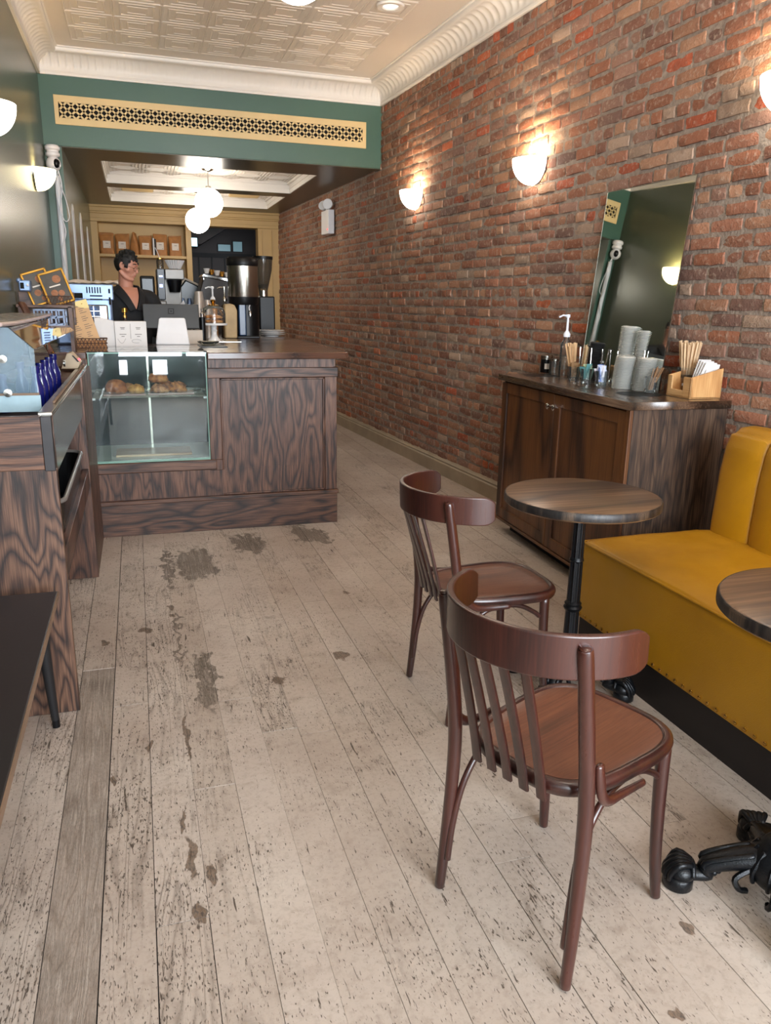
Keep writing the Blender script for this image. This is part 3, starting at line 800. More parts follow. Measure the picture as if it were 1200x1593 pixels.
pastry('round_bun', 'big brown glazed bun, leftmost pastry in the case', 'pastry', -.145, 5.10, SZ, .055, 1.1, 1, .95, ('#6e351b', '#94502a', '#b06c3c'), .08, 1, 1)
pastry('muffin', 'golden muffin right of the big brown bun', 'pastry', -.025, 5.09, SZ, .042, 1.15, 1, .85, ('#8d5a2b', '#bd8645', '#d6a560'), .3, 2)
pastry('scone', 'berry scone at the lower left of the pastry pile', 'pastry', .115, 5.09, SZ, .044, 1.25, 1, .8, ('#4a2630', '#a8714e', '#cf9d72'), .35, 3)
pastry('croissant', 'chocolate-speckled roll on top of the pastry pile', 'pastry', .11, 5.15, SZ+.062, .046, 1.25, .9, .75, ('#5a2b18', '#a26034', '#c48a50'), .25, 4, 1)
pastry('scone', 'berry scone at the lower right of the pastry pile', 'pastry', .225, 5.12, SZ, .05, 1.2, 1, .85, ('#43212a', '#a5683e', '#cc8f55'), .35, 5)
pastry('round_bun', 'brown bun behind the two berry scones', 'pastry', .16, 5.205, SZ, .048, 1.1, 1, .9, ('#6e351b', '#9b5a30', '#b87744'), .1, 6)
pastry('muffin', 'small muffin behind the golden muffin and brown bun', 'pastry', -.075, 5.165, SZ, .04, 1.1, 1, .9, ('#7a4722', '#a46a38', '#c08a50'), .2, 7)

# ---------------------------------------------------------------- things on the counter
def pos():
    t = thing('payment_tablet', 'dark payment tablet seen from behind on its white stand', 'tablet', (.245, 5.88, ZC_))
    Mx = Matrix.Translation((0, .02, .195)) @ Matrix.Rotation(R(-14), 4, 'X')
    s_ = MB(); s_.bb(-.195, .195, -.006, .012, -.088, .088, Mx); s_.build('tablet', M['screen'], t, bevel=.005)
    lg = MB(); a = .021; b = .014
    for q in ((-a, a, b, a), (-a, a, -a, -b), (-a, -b, -b, b), (b, a, -b, b), (-.006, .006, -.006, .006)): lg.bb(q[0], q[1], -.0075, -.006, q[2]+.035, q[3]+.035, Mx)
    lg.build('logo', M['black'], t)
    p = MB(); p.prism([(-.118, .0), (.118, .0), (.113, .012), (.095, .185), (.085, .192), (-.075, .192), (-.088, .185), (-.118, .02)], 'y', -.006, .006,
                      Matrix.Translation((0, -.06, .0)) @ Matrix.Rotation(R(-15), 4, 'X'))
    p.build('stand', M['wplastic'], t, bevel=.006)
    MB().bb(-.10, .10, -.03, .06, 0, .012).build('stand_foot', M['wplastic'], t, bevel=.004)
pos()
def tipbox():
    t = thing('white_box', 'white carton with small grey printed writing beside the tablet', 'box', (.065, 5.60, ZC_), R(3))
    b = MB(); b.bb(-.205, 0, 0, .13, 0, .165); b.build('carton', M['paper'], t, bevel=.002)
    b = MB(); b.prism([(-.33, 0), (-.2055, 0), (-.2055, .165), (-.30, .190), (-.33, .185)], 'y', .02, .13); b.build('side_sleeve', M['paper'], t, bevel=.002)
    k = MB()
    for cx in (-.155, -.055):
        for z, w_ in ((.122, .030), (.113, .024), (.078, .044), (.064, .020)): k.bb(cx-w_/2, cx+w_/2, -.0012, 0, z, z+.0035)
    k.bb(-.106, -.104, -.0012, 0, .05, .15)
    k.build('printed_lines', M['ink'], t)
    q = MB(); q.tube([(-.07+.03*math.cos(a), -.001, .035+.012*math.sin(a)) for a in [i*.35 for i in range(16)]], .0008, seg=5)
    q.tube([(-.19+.004*i, -.001, .05-.03*math.sin(i*.25)) for i in range(14)], .0007, seg=5)
    q.build('printed_scribble', M['ink'], t)
tipbox()
t = thing('syrup_pump', 'small brass pump top standing behind the white carton', 'pump', (-.072, 5.80, ZC_))
MB().lathe([(0, 0), (.035, 0), (.035, .13), (.012, .16), (.012, .185), (0, .185)]).build('bottle', plain('brown_bottle', '#2c1a10', .1), t)
MB().lathe([(.010, .18), (.014, .185), (.014, .20), (.006, .205), (.006, .215), (.02, .22), (.022, .25), (0, .252)]).build('pump_head', M['brass'], t)
def menuboard():
    t = thing('menu_board', 'tan menu card clipped upright on a board above the wicker basket', 'menu', (-.30, 5.42, ZC_+.04), R(4))
    Mx = Matrix.Rotation(R(-6), 4, 'X') @ Matrix.Rotation(R(-15), 4, 'Y')
    MB().bb(-.075, .072, 0, .006, .0, .255, Mx).build('card', M['menu'], t, bevel=.001)
    poly = [(-.01, .255)]+[(-.01+.082*math.sin(a), .215+.04-.055*(1-math.cos(a))) for a in [k*PI/2/8 for k in range(9)]]
    MB().prism([(-.03, .257), (.074, .257), (.074, .20), (.045, .205), (.015, .22), (-.012, .24)], 'y', -.002, .0, Mx).build('corner_tab', M['yellowcard'], t)
    MB().cyl((0, 0, 0), .004, .004, 10).add([], []).build('clip_pin', M['brass'], t).location = (-.025, -.03, .235)
    k = MB(); rn = random.Random(2)
    k.bb(-.015, .015, -.0012, 0, .222, .225, Mx)
    for r_ in range(15):
        z = .205-r_*.0125
        if r_ % 4 == 3: continue
        k.bb(-.062, -.062+rn.uniform(.03, .05), -.0012, 0, z, z+.0028, Mx); k.bb(.008, .008+rn.uniform(.02, .05), -.0012, 0, z, z+.0028, Mx)
    k.build('printed_lines', M['ink'], t)
menuboard()
def wirebasket(label, loc, w_, d_, h, rz=0):
    t = thing('wire_basket', label, 'basket', loc, rz, 'small baskets holding cards')
    b = MB()
    for s_ in (0, 1):
        for z in (0, h*.5, h): b.tube([(-w_/2, s_*d_, z), (w_/2, s_*d_, z)], .003, seg=6)
        for z in (0, h): b.tube([((s_-.5)*w_, 0, z), ((s_-.5)*w_, d_, z)], .003, seg=6)
        n = 9
        for k in range(n):
            xa = -w_/2+w_*k/n
            b.tube([(xa, s_*d_, 0), (xa+w_/n, s_*d_, h)], .002, seg=5); b.tube([(xa+w_/n, s_*d_, 0), (xa, s_*d_, h)], .002, seg=5)
    b.build('wire_mesh', M['wicker'], t)
    MB().bb(-w_/2, w_/2, 0, d_, .0, .004).build('basket_floor', M['wicker'], t)
    MB().bb(-w_/2+.006, w_/2-.006, .008, d_-.008, .004, h*.8).build('cards', M['kraft'], t)
wirebasket('brown woven wire basket under the tan menu card', (-.285, 5.39, ZC_), .20, .10, .06, R(3))
def photo_frame(label, loc, rz, seed):
    t = thing('photo_frame', label, 'picture frame', loc, rz, 'leaning gold picture frames')
    Mx = Matrix.Rotation(R(-14), 4, 'X') @ Matrix.Rotation(R(-18), 4, 'Y'); w_, h = .15, .205; e = .013
    f = MB()
    for q in ((-w_/2, -w_/2+e, 0, h), (w_/2-e, w_/2, 0, h), (-w_/2, w_/2, 0, e), (-w_/2, w_/2, h-e, h)): f.bb(q[0], q[1], -.008, .008, q[2], q[3], Mx)
    f.build('frame', M['gold'], t, bevel=.003)
    MB().bb(-w_/2+e, w_/2-e, -.001, .002, e, h-e, Mx).build('picture', plain('dark_print_%d' % seed, '#4c463f', .35, var=.3, sc=14, bump=0), t)
    a = MB()
    for k, (x, z, r) in enumerate(((-.02, .075, .02), (.018, .065, .018), (.02, .15, .024), (.0, .035, .014))):
        a.lathe([(r*.35, 0), (r, 0)] if k < 2 else [(0, 0), (r, 0)], seg=14, M=Mx @ Matrix.Translation((x, -.0018, z)) @ Matrix.Rotation(R(90), 4, 'X'))
    a.build('printed_pastries', plain('print_orange_%d' % seed, '#c98a62', .5, var=.25, sc=40), t)
    b = MB(); b.bb(-.035, .03, -.0022, -.001, .11, .118, Mx); b.build('printed_title', M['label'], t)
# rack the frames stand in: dark wooden ledge with a wicker rail
t = thing('wooden_rack', 'dark wooden rack on the service cabinet holding the two gold frames', 'rack', (-.50, 5.05, 1.1475))
MB().bb(-.16, .15, .15, .175, .15, .343).build('back_board', M['oak_h'], t, bevel=.002)
MB().bb(-.16, .15, .0, .17, .253, .268).build('shelf', M['oak_h'], t)
MB().bb(-.15, -.13, .0, .17, 0, .26).bb(.12, .14, .0, .17, 0, .26).build('legs', M['oak_v'], t)
wk = MB()
for k in range(8): wk.tube([(.0+k*.018, .0, .268), (.018+k*.018, .0, .318)], .002, seg=5); wk.tube([(.018+k*.018, .0, .268), (k*.018, .0, .318)], .002, seg=5)
wk.tube([(0, 0, .318), (.15, 0, .318)], .003, seg=6); wk.tube([(0, 0, .270), (.15, 0, .270)], .003, seg=6)
wk.build('wicker_rail', M['wicker'], t)
photo_frame('gold framed dark print leaning at left, nearer the green wall', (-.505, 5.17, 1.42), R(8), 1)
photo_frame('gold framed dark print with pale rings, leaning right of its twin', (-.41, 5.12, 1.42), R(2), 2)
def steel_oven():
    t = thing('countertop_oven', 'blue-grey steel oven with slotted back standing left of the barista', 'oven', (-.262, 5.745, ZC_), R(2))
    MB().bb(-.26, .115, .03, .20, .0, .395).build('body', M['steel_c'], t, bevel=.018, seg=4)
    MB().bb(-.27, .128, .0, .035, .30, .405).build('top_band', M['steel_c'], t, bevel=.008)
    k = MB()
    for i in range(6): k.bb(-.045+i*.017, -.037+i*.017, -.004, .002, .345, .385)
    for z in (.30, .323): k.bb(-.025, .055, -.004, .002, z, z+.009)
    k.bb(-.15, -.07, -.004, .002, .31, .345); k.bb(.095, .107, -.004, .002, .27, .32); k.bb(.095, .107, -.004, .002, .345, .375)
    k.build('vent_slots', M['void'], t)
    MB().bb(-.15, .085, .01, .034, .02, .27).build('rear_panel', M['steel'], t, bevel=.03, seg=4)
    g = MB()
    for i in range(3):
        for j in range(6):
            x, z = -.09+i*.042, .05+j*.036
            g.add([(x, .008, z), (x+.038, .008, z), (x+.038, .008, z+.032), (x, .008, z+.032), (x+.019, -.012, z+.014)], [(0, 1, 4), (1, 2, 4), (2, 3, 4), (3, 0, 4)])
    g.build('quilted_plate', M['steel_c'], t, smooth=10)
    for x in (-.23, .09): MB().cyl((x, .08, -.0), .012, .02, 10).build('foot', M['black'], t)
steel_oven()
o = MB().grid(lambda u, v: (-.17+.34*u, -.03+.17*v, .004+.018*math.sin(PI*v)*(.6+.4*math.sin(u*7))+.012*noise.noise(Vector((u*6, v*4, 1)))+(.012 if u > .55 else 0)*math.sin(PI*v)), 30, 12)
o.grid(lambda u, v: (-.17+.34*u, -.03+.17*v, 0), 2, 2)
tag(o.build('folded_towel', M['linen'], loc=(-.27, 5.80, ZC_+.408)), 'crumpled cream cloth draped on top of the steel oven', 'cloth')
# white crates behind the glass guard
def crate(label, loc, w_, h, nx, nz, mat):
    t = thing('plastic_crate', label, 'crate', loc)
    b = MB(); s_ = .008; d = .16
    for y in (0, d):
        for i in range(nx+1): b.bb(-w_/2+w_*i/nx-s_/2, -w_/2+w_*i/nx+s_/2, y-.004, y+.004, 0, h)
        for j in range(nz+1): b.bb(-w_/2, w_/2, y-.004, y+.004, h*j/nz-s_/2, h*j/nz+s_/2)
    for x in (-w_/2, w_/2):
        for j in range(nz+1): b.bb(x-.004, x+.004, 0, d, h*j/nz-s_/2, h*j/nz+s_/2)
    b.bb(-w_/2, w_/2, 0, d, 0, .006)
    b.build('lattice', mat, t)
crate('pale lattice crate seen through the glass guard', (-.455, 4.72, 1.28), .15, .11, 4, 3, plain('pale_blue_plastic', '#8fa0bd', .5))
def carafe_stand():
    t = thing('cake_stand', 'white footed cake stand carrying a clear dome', 'cake stand', (.585, 6.35, ZC_))
    MB().lathe([(0, 0), (.052, 0), (.050, .008), (.028, .035), (.022, .055), (.022, .075), (.027, .082), (.021, .09), (.024, .118), (.105, .124), (.108, .136), (.104, .140), (0, .136)], seg=36).build('plate_and_foot', M['porcelain'], t)
    d = MB(); d.lathe([(.092, .139), (.093, .21), (.085, .245), (.062, .265), (.02, .272), (0, .272)], seg=36); d.build('glass_dome', M['clearp'], t)
    MB().lathe([(.095, .139), (.095, .144), (.09, .144)], seg=36).build('dome_rim', M['glassg'], t)
    MB().lathe([(.0, .27), (.045, .271), (.048, .277), (.02, .285), (.010, .290), (.018, .300), (.020, .310), (.012, .318), (0, .32)], seg=24).build('dome_knob', M['brass'], t)
carafe_stand()
for i in range(4):
    pastry('cookie', ['oat cookie at the front of the cake stand', 'oat cookie at the back of the cake stand', 'oat cookie stacked on the front one', 'oat cookie stacked on the back one'][i], 'cookie',
           .585+(-.022 if i % 2 else .02), 6.35+(.028 if i % 2 else -.025), ZC_+.1405+(.034 if i > 1 else 0), .042, 1.15, 1, .42, ('#8a5322', '#b9793e', '#d7a468'), .25, 20+i)
t = thing('slate_tray', 'dark slate tray in front of the cake stand', 'tray', (.50, 5.60, ZC_))
MB().bb(-.09, .09, -.16, .16, 0, .008).build('slab', plain('slate', '#2e3436', .3), t, bevel=.003)
t = thing('glass_dish', 'green-tinted oval glass dish standing on the slate tray', 'dish', (.475, 5.62, ZC_+.0085))
MB().lathe([(0, 0), (.04, 0), (.07, .016), (.078, .026), (.074, .026), (.04, .006), (0, .004)], seg=32).build('bowl', M['glassg'], t)
t = thing('serving_tray', 'shallow grey metal tray under the cake stand', 'tray', (.62, 6.62, ZC_-.0))
MB().bb(-.16, .16, -.40, .02, 0, .003).build('tray_floor', M['steel'], t)
def urn():
    t = thing('coffee_urn', 'tall steel and black coffee urn on the counter', 'coffee urn', (.93, 6.95, ZC_))
    MB().lathe([(.0, .345), (.128, .345), (.130, .35), (.130, .60), (.126, .605), (0, .605)], c=(-.03, 0, 0), seg=40).build('steel_tank', M['steel'], t)
    MB().lathe([(0, .60), (.134, .60), (.137, .61), (.134, .655), (.12, .672), (0, .675)], c=(-.03, 0, 0), seg=40).build('lid', M['black'], t)
    MB().tube([(-.16, -.02, .66), (-.08, -.1, .62), (.03, -.11, .625), (.10, -.05, .66)], .007, sm=5).build('bail_handle', M['matte'], t)
    MB().lathe([(.0, .28), (.118, .28), (.126, .30), (.130, .346), (0, .346)], c=(-.03, 0, 0), seg=40).build('collar', M['black'], t)
    b = MB(); b.lathe([(0, 0), (.105, 0), (.105, .29), (0, .29)], seg=32, c=(0, .03, 0)); b.build('pedestal', M['black'], t)
    MB().bb(-.105, .09, -.115, .05, 0, .02).build('drip_base', M['black'], t, bevel=.006)
    MB().bb(-.085, -.02, -.085, .0, .02, .29).build('sight_panel', plain('blue_black_gloss', '#1f3a5a', .25, bump=0), t, bevel=.01)
    o = MB().lathe([(0, 0), (.012, 0), (.014, .03), (.009, .045), (0, .045)], c=(.012, -.10, .185), seg=14).tube([(.012, -.10, .205), (.012, -.06, .215)], .008, seg=8).build('tap', M['chrome'], t)
    MB().tube([(.008, -.098, .235), (.004, -.098, .26), (.014, -.102, .29)], .006, seg=8).build('tap_lever', M['wplastic'], o)
urn()
def grinder():
    t = thing('coffee_grinder', 'black grinder with a clear bean hopper behind the steel urn', 'grinder', (1.215, 7.72, ZC_))
    MB().bb(-.075, .075, -.09, .13, 0, .36).build('body', M['black'], t, bevel=.012)
    MB().cyl((-.02, 0, .36), .042, .055, 24).build('steel_neck', M['steel'], t)
    MB().lathe([(.04, .405), (.045, .43), (.062, .50), (.085, .60), (.092, .70), (.090, .70), (.060, .52), (.038, .43)], c=(-.02, 0, 0), seg=28).build('hopper', M['smoke'], t)
    MB().cyl((-.02, 0, .70), .097, .028, 28).build('lid', M['black'], t)
    MB().lathe([(0, .435), (.044, .435), (.052, .47), (0, .485)], c=(-.02, 0, 0), seg=20).build('beans', plain('coffee_beans', '#1f120c', .5, var=.5, sc=90, bump=1), t)
grinder()
def plates():
    p0 = None
    for i in range(3):
        r = MB().lathe([(0, .006), (.052, .004), (.055, 0), (.062, 0), (.064, .006), (.118, .018), (.124, .022), (.119, .024), (.06, .012), (0, .011)], seg=40)
        o = r.build('plate', M['porcelain'], loc=(1.20+(.004 if i == 1 else 0), 7.30, ZC_+i*.018))
        tag(o, ['white saucer at the bottom of the stack beside the urn', 'white saucer in the middle of the stack beside the urn', 'white saucer on top of the stack beside the urn'][i], 'plate', 'saucers stacked by the urn')
plates()
def cupstack(label, x, y, z, r, n, h, mat, group, nm='paper_cup', cat='cup', step=.011):
    for i in range(n):
        p = MB().lathe([(r*.72, 0), (r, h), (r*1.04, h), (r*1.04, h+.004), (r*.97, h+.003), (r*.70, .004), (0, .003)], seg=24)
        if i: o = bpy.data.objects.new(nm, m0); COL.objects.link(o); o.location = (x, y, z+i*step)
        else: o = p.build(nm, mat, loc=(x, y, z)); m0 = o.data
        tag(o, label, cat, group)
cp = plain('brown_grey_cup', '#a59a90', .3, metal=.3, var=.08)
for k, (cx_, cy_, n) in enumerate(((.512, 6.79, 22), (.585, 6.86, 17))):
    for i in range(n):
        h = .10; r = .045
        if i == 0:
            first = MB().lathe([(r, 0), (r*.72, h), (r*.70, h), (r*.96, .002)], seg=24).build('takeaway_cup', cp, loc=(cx_, cy_, ZC_)); m0 = first.data; o = first
        else:
            o = bpy.data.objects.new('takeaway_cup', m0); COL.objects.link(o); o.location = (cx_, cy_, ZC_+i*.0135)
        tag(o, 'upturned cup in the %s tower of nested cups behind the tablet' % ('taller left' if k == 0 else 'shorter right'), 'cup', 'nested cups, %s tower' % ('left' if k == 0 else 'right'))
def pumpbottle(label, loc, h, mat, pm, r=.03, ph=.12, group=None, nozzle=-1):
    t = thing('pump_bottle', label, 'pump bottle', loc, 0, group)
    MB().lathe([(0, 0), (r, 0), (r*1.03, .01), (r, h*.82), (r*.45, h*.95), (r*.42, h), (0, h)], seg=24).build('bottle', mat, t)
    MB().lathe([(0, h), (r*.62, h), (r*.62, h+.018), (r*.3, h+.035), (r*.22, h+.04), (r*.2, h+ph-.01), (r*.38, h+ph-.01), (r*.38, h+ph+.008), (0, h+ph+.01)], seg=18).build('pump', pm, t)
    MB().tube([(0, 0, h+ph), (nozzle*.035, 0, h+ph+.003), (nozzle*.06, 0, h+ph-.008)], r*.16, seg=8).build('nozzle', pm, t)
pumpbottle('syrup bottle with pale pump, left of two behind the cake dome', (.643, 6.98, ZC_), .31, M['kraft'], M['wplastic'], .035, .11, 'pump bottles behind the cake dome')
pumpbottle('syrup bottle with pale pump, right of two behind the cake dome', (.745, 7.0, ZC_), .31, M['smoke'], M['steel'], .035, .11, 'pump bottles behind the cake dome', -1)
t = thing('paper_bag', 'tan paper bag standing between the cake dome and the urn', 'bag', (.765, 6.78, ZC_+.003), R(5))
MB().prism([(-.055, 0), (.05, 0), (.055, .23), (.035, .275), (.0, .285), (-.05, .28)], 'y', -.03, .05).build('bag_body', plain('tan_paper', '#b89d74', .6, var=.15, sc=10), t, bevel=.012)
t = thing('espresso_tamper', 'thin black bottle with chrome top right of the tablet', 'bottle', (.47, 6.0, ZC_))
MB().cyl((0, 0, 0), .022, .19, 16).build('body', M['black'], t); MB().lathe([(0, .19), (.012, .19), (.014, .215), (.006, .225), (.008, .25), (0, .255)]).build('cap', M['chrome'], t)
t = thing('card_box', 'small tan box half hidden behind the tablet stand', 'box', (.34, 5.87, ZC_))
MB().bb(-.16, -.02, 0, .07, 0, .09).build('box_body', plain('mustard_carton', '#a8833a', .5), t, bevel=.003)
MB().bb(-.02, .12, .02, .09, 0, .10).build('box_lid', M['linen'], t, bevel=.003)

# rear work table with the machines
t = thing('rear_counter', 'dark back counter carrying the coffee machines behind the barista', 'counter', (.45, 8.55, 0))
MB().bb(-.60, .62, -.40, .65, 0, .92).build('cabinet', M['oak_v'], t); MB().bb(-.62, .64, -.43, .67, .92, .96).build('worktop', M['steel'], t, bevel=.004)
t = thing('espresso_grinder', 'black grinder with a round white dial right of the barista', 'grinder', (.135, 8.5, .96))
MB().bb(-.075, .075, -.06, .12, 0, .52).build('body', M['black'], t, bevel=.02)
MB().bb(-.07, .07, -.075, .10, .52, .73).build('hopper', M['matte'], t, bevel=.015)
MB().bb(-.05, .05, -.08, -.074, .56, .70).build('hopper_window', M['darkglass'], t)
a = MB(); a.tube([(.045*math.cos(q), -.068, .44+.045*math.sin(q)) for q in [R(-70)+i*R(240)/20 for i in range(21)]], .006, seg=6); a.build('dial_ring', M['wplastic'], t)
MB().sph((.045, -.075, .50), .014, seg=12, rings=8).build('knob', M['wplastic'], t)
MB().lathe([(0, 0), (.02, 0), (.018, .012), (0, .014)], M=Matrix.Translation((0, -.062, .44)) @ Matrix.Rotation(R(90), 4, 'X')).build('dial_hub', M['steel'], t)
t = thing('drip_brewer', 'silver drip coffee brewer with blue display behind the tablet', 'coffee machine', (.37, 8.45, .96))
MB().bb(-.145, .10, .05, .2, 0, .80).build('column', M['steel_d'], t, bevel=.008)
MB().bb(-.14, -.065, -.08, .06, .50, .80).build('control_panel', plain('dark_blue_panel', '#20242f', .3), t, bevel=.006)
MB().bb(-.12, -.09, -.084, -.08, .62, .65).bb(-.12, -.085, -.084, -.08, .72, .735).build('display', M['blueled'], t)
MB().bb(-.062, .125, -.09, .06, .70, .80).build('brew_head', M['steel_d'], t, bevel=.008)
MB().lathe([(.0, 0), (.052, 0), (.075, .12), (0, .12)], c=(.03, -.03, .575), seg=24).build('brew_basket', M['black'], t)
MB().bb(-.13, -.06, -.09, .02, .2, .49).build('steel_column', M['steel_d'], t, bevel=.01)
MB().prism([(.02, .40), (.11, .50), (.125, .46), (.125, .34), (.11, .33)], 'y', -.06, -.05).build('paddle_spout', M['wplastic'], t)
MB().sph((-.098, -.095, .30), .02, 1, .3, 1.2, 12, 8).build('badge', plain('dark_red', '#5a1014', .4), t)
t = thing('coffee_filters', 'stack of white fluted paper filters on the drip brewer', 'coffee filter', (.415, 8.50, 1.765))
MB().lathe([(0, 0), (.055, 0), (.095, .085), (.09, .085), (.05, .01)], seg=96, flute=(24, .05)).build('filter_stack', M['paper'], t)
t = thing('glass_jar', 'small jar with a pale straw on top of the drip brewer', 'jar', (.27, 8.47, 1.765))
MB().lathe([(0, 0), (.035, 0), (.036, .075), (.03, .09)], seg=20).build('jar_body', M['smoke'], t); MB().cyl((0, 0, .09), .04, .012, 20).build('lid', M['brass'], t)
MB().tube([(0, 0, .10), (-.02, 0, .16), (-.04, 0, .20)], .004, seg=6).build('straw', M['wplastic'], t)
t = thing('portafilter', 'wood-handled portafilter lying in front of the drip brewer', 'portafilter', (.50, 8.30, 1.33))
MB().tube([(-.17, 0, 0), (-.10, 0, .004), (0, 0, .012)], [.018, .02, .013], seg=12).build('wood_handle', M['handlewood'], t)
MB().cyl((.04, 0, -.01), .038, .035, 20).build('basket', M['chrome'], t)
MB().cyl((.04, 0, -.37), .03, .355, 16).build('stand', M['steel'], t)
def espresso():
    t = thing('espresso_machine', 'black espresso machine with cups on its sloping top behind the urn', 'espresso machine', (.78, 8.35, .96), 0)
    Mx = Matrix.Identity(4)
    MB().prism([(-.20, .30), (-.16, .55), (-.10, .735), (.22, .68), (.24, .25), (.0, .0), (-.16, .0)], 'y', -.12, .35).build('body', plain('dark_brown_metal', '#2b211e', .4), t, bevel=.01)
    MB().prism([(-.115, .735), (-.105, .755), (.22, .70), (.22, .68)], 'y', -.13, .35).build('cup_rail', M['chrome'], t)
    MB().cyl((0, 0, 0), .014, .02, 12).build('bolt', M['chrome'], t).location = (-.105, -.14, .70)
espresso()
for i in range(5):
    o = MB().lathe([(0, 0), (.018, 0), (.034, .05), (.031, .05), (.015, .006)], seg=16).build('espresso_cup', M['brass'] if i % 2 else M['porcelain'], loc=(.72+i*.052, 8.36+(i % 2)*.05, 1.725-i*.0085-(0 if i % 2 == 0 else .0)))
    tag(o, 'small cup in the row on the espresso machine, number %s from its left end' % ['one', 'two', 'three', 'four', 'five'][i], 'cup', 'cups on the espresso machine')
t = thing('hot_water_boiler', 'dark green rounded machine with folded cloths on top', 'machine', (.575, 8.95, .96))
MB().prism([(-.13, .0), (.12, .0), (.14, .55), (.09, .66), (-.04, .72), (-.12, .62), (-.14, .5)], 'y', -.1, .2).build('body', plain('dark_green_gloss', '#17211e', .25), t, bevel=.02)
MB().prism([(-.15, .60), (-.05, .735), (.13, .655), (.12, .635), (-.045, .71), (-.135, .585)], 'y', -.12, .2).build('cloth_cover', M['linen'], t, bevel=.004)
for k, x in enumerate((-.05, .02)):
    MB().lathe([(0, 0), (.022, 0), (.026, .12), (.018, .16), (0, .162)], c=(x-.03, -.14, .36), seg=14).build('steel_group', M['steel_c'], t)

# ---------------------------------------------------------------- coffee bags on the back shelf
def bag(label, x, w_, h, rz, face=True, seed=0):
    t = thing('coffee_bag', label, 'bag', (x, YB+.14, 2.0955), rz, 'kraft coffee bags on the back shelf')
    D = .055
    def fn(u, v):
        a = 2*PI*u; z = h*v
        k = 1-.15*v if v < .8 else 1-.12-.0*v
        dd = D*(1-max(0, v-.35)/.65)**.7+.004
        cx_, sx_ = math.cos(a), math.sin(a)
        x_ = w_/2*math.copysign(abs(cx_)**.35, cx_)*(1-.06*math.sin(PI*v)); y_ = dd*math.copysign(abs(sx_)**.5, sx_)
        n = .006*noise.noise(Vector((u*9+seed, v*7, seed)))
        return (x_+n, y_+n*1.3, z+(.01*math.sin(u*5+seed) if v == 1 else 0))
    b = MB(); b.grid(fn, 28, 12); b.build('bag_body', M['kraft'], t, smooth=60)
    MB().bb(-w_*.45, w_*.43, -.014, .014, h-.028, h-.004).build('folded_top', M['kraft'], t, bevel=.003)
    if face:
        MB().bb(-w_*.27, w_*.24, -D-.008, -D+.002, h*.28, h*.62).build('bag_label', M['label'], t, bevel=.001)
        MB().bb(-w_*.10, w_*.10, -D-.0095, -D-.008, h*.50, h*.52).bb(w_*.14, w_*.18, -D-.0095, -D-.008, h*.32, h*.35).build('label_print', M['ink'], t)
for i, (x, w_, h, rz, face, nm) in enumerate(((-.33, .20, .29, 0, True, 'kraft coffee bag with white label, leftmost on the back shelf'), (-.115, .20, .285, R(-3), True, 'kraft coffee bag with white label, second from left on the shelf'),
        (.055, .11, .31, R(70), False, 'kraft coffee bag turned sideways without visible label'), (.205, .19, .275, R(4), True, 'kraft coffee bag with white label, right of the sideways bag'),
        (.42, .20, .30, R(-4), True, 'kraft coffee bag with white label, second from right on the shelf'), (.63, .19, .29, R(3), True, 'kraft coffee bag with white label, rightmost on the back shelf'))):
    bag(nm, x, w_, h, rz, face, i*3)
t = thing('bottle_tube', 'thin white and black tube standing between two coffee bags', 'tube', (.318, YB+.05, 2.0955))
MB().cyl((0, 0, 0), .012, .24, 12).build('tube_body', M['wplastic'], t); MB().cyl((.024, 0.02, 0), .014, .23, 12).build('dark_tube', M['black'], t)

# ---------------------------------------------------------------- service cabinet at the left with the glass guard
def service():
    t = thing('service_cabinet', 'dark oak service cabinet along the green wall with steel front and black tub', 'cabinet', (0, 0, 0))
    x1 = -.285
    MB().bb(XL+.01, x1, 2.727, 2.757, 0, .90).build('end_panel', M['oak_fig'], t, bevel=.002)
    MB().bb(XL+.01, x1-.035, 2.722, 2.757, .90, 1.078).build('upper_end_panel', M['oak_h'], t, bevel=.002)
    MB().bb(x1-.035, x1-.002, 2.720, 2.757, .895, 1.078).build('corner_post', plain('dark_post', '#2a2627', .4, var=.25, sc=30), t, bevel=.002)
    MB().bb(XL+.01, x1+.006, 4.19, 4.22, 0, 1.07).build('end_panel', M['oak_v'], t, bevel=.002)
    MB().bb(-.30, -.28, 4.22, 4.94, .0, 1.07).build('end_filler', M['oak_v'], t, bevel=.002)
    MB().bb(XL+.01, -.31, 4.22, 4.93, 0, 1.07).build('rear_box', M['oak_v'], t)
    s_ = MB(); s_.bb(x1-.008, x1, 2.758, 4.60, .885, 1.075); s_.build('steel_front', plain('brown_steel', '#7c655c', .17, metal=.85, var=.08, sc=3), t, bevel=.002)
    s_ = MB(); s_.bb(x1-.045, x1+.0, 2.755, 4.80, 1.075, 1.087); s_.build('steel_top_rail', M['steel'], t, bevel=.002)
    MB().bb(XL+.01, x1-.05, 2.757, 4.88, 1.03, 1.045).build('well_floor', M['matte'], t)
    MB().bb(XL+.01, x1-.01, 2.757, 4.19, .51, .53).build('shelf', M['oak_y'], t)
    MB().bb(x1-.03, x1, 2.757, 4.19, .50, .60).build('shelf_rail', M['oak_y'], t, bevel=.003)
    MB().bb(XL+.01, XL+.02, 2.757, 4.19, 0, 1.0).build('back_panel', M['oak_y'], t)
    # flared board closing against the counter
    MB().prism([(-.345, 4.885), (-.30, 4.885), (-.30, 4.93), (-.345, 4.93)], 'z', 0, 1.105).build('corner_board', M['oak_v'], t)
service()
t = thing('bin_tub', 'black tub with grey rim on the shelf inside the oak service cabinet', 'tub', (-.46, 3.45, .531))
b = MB(); 
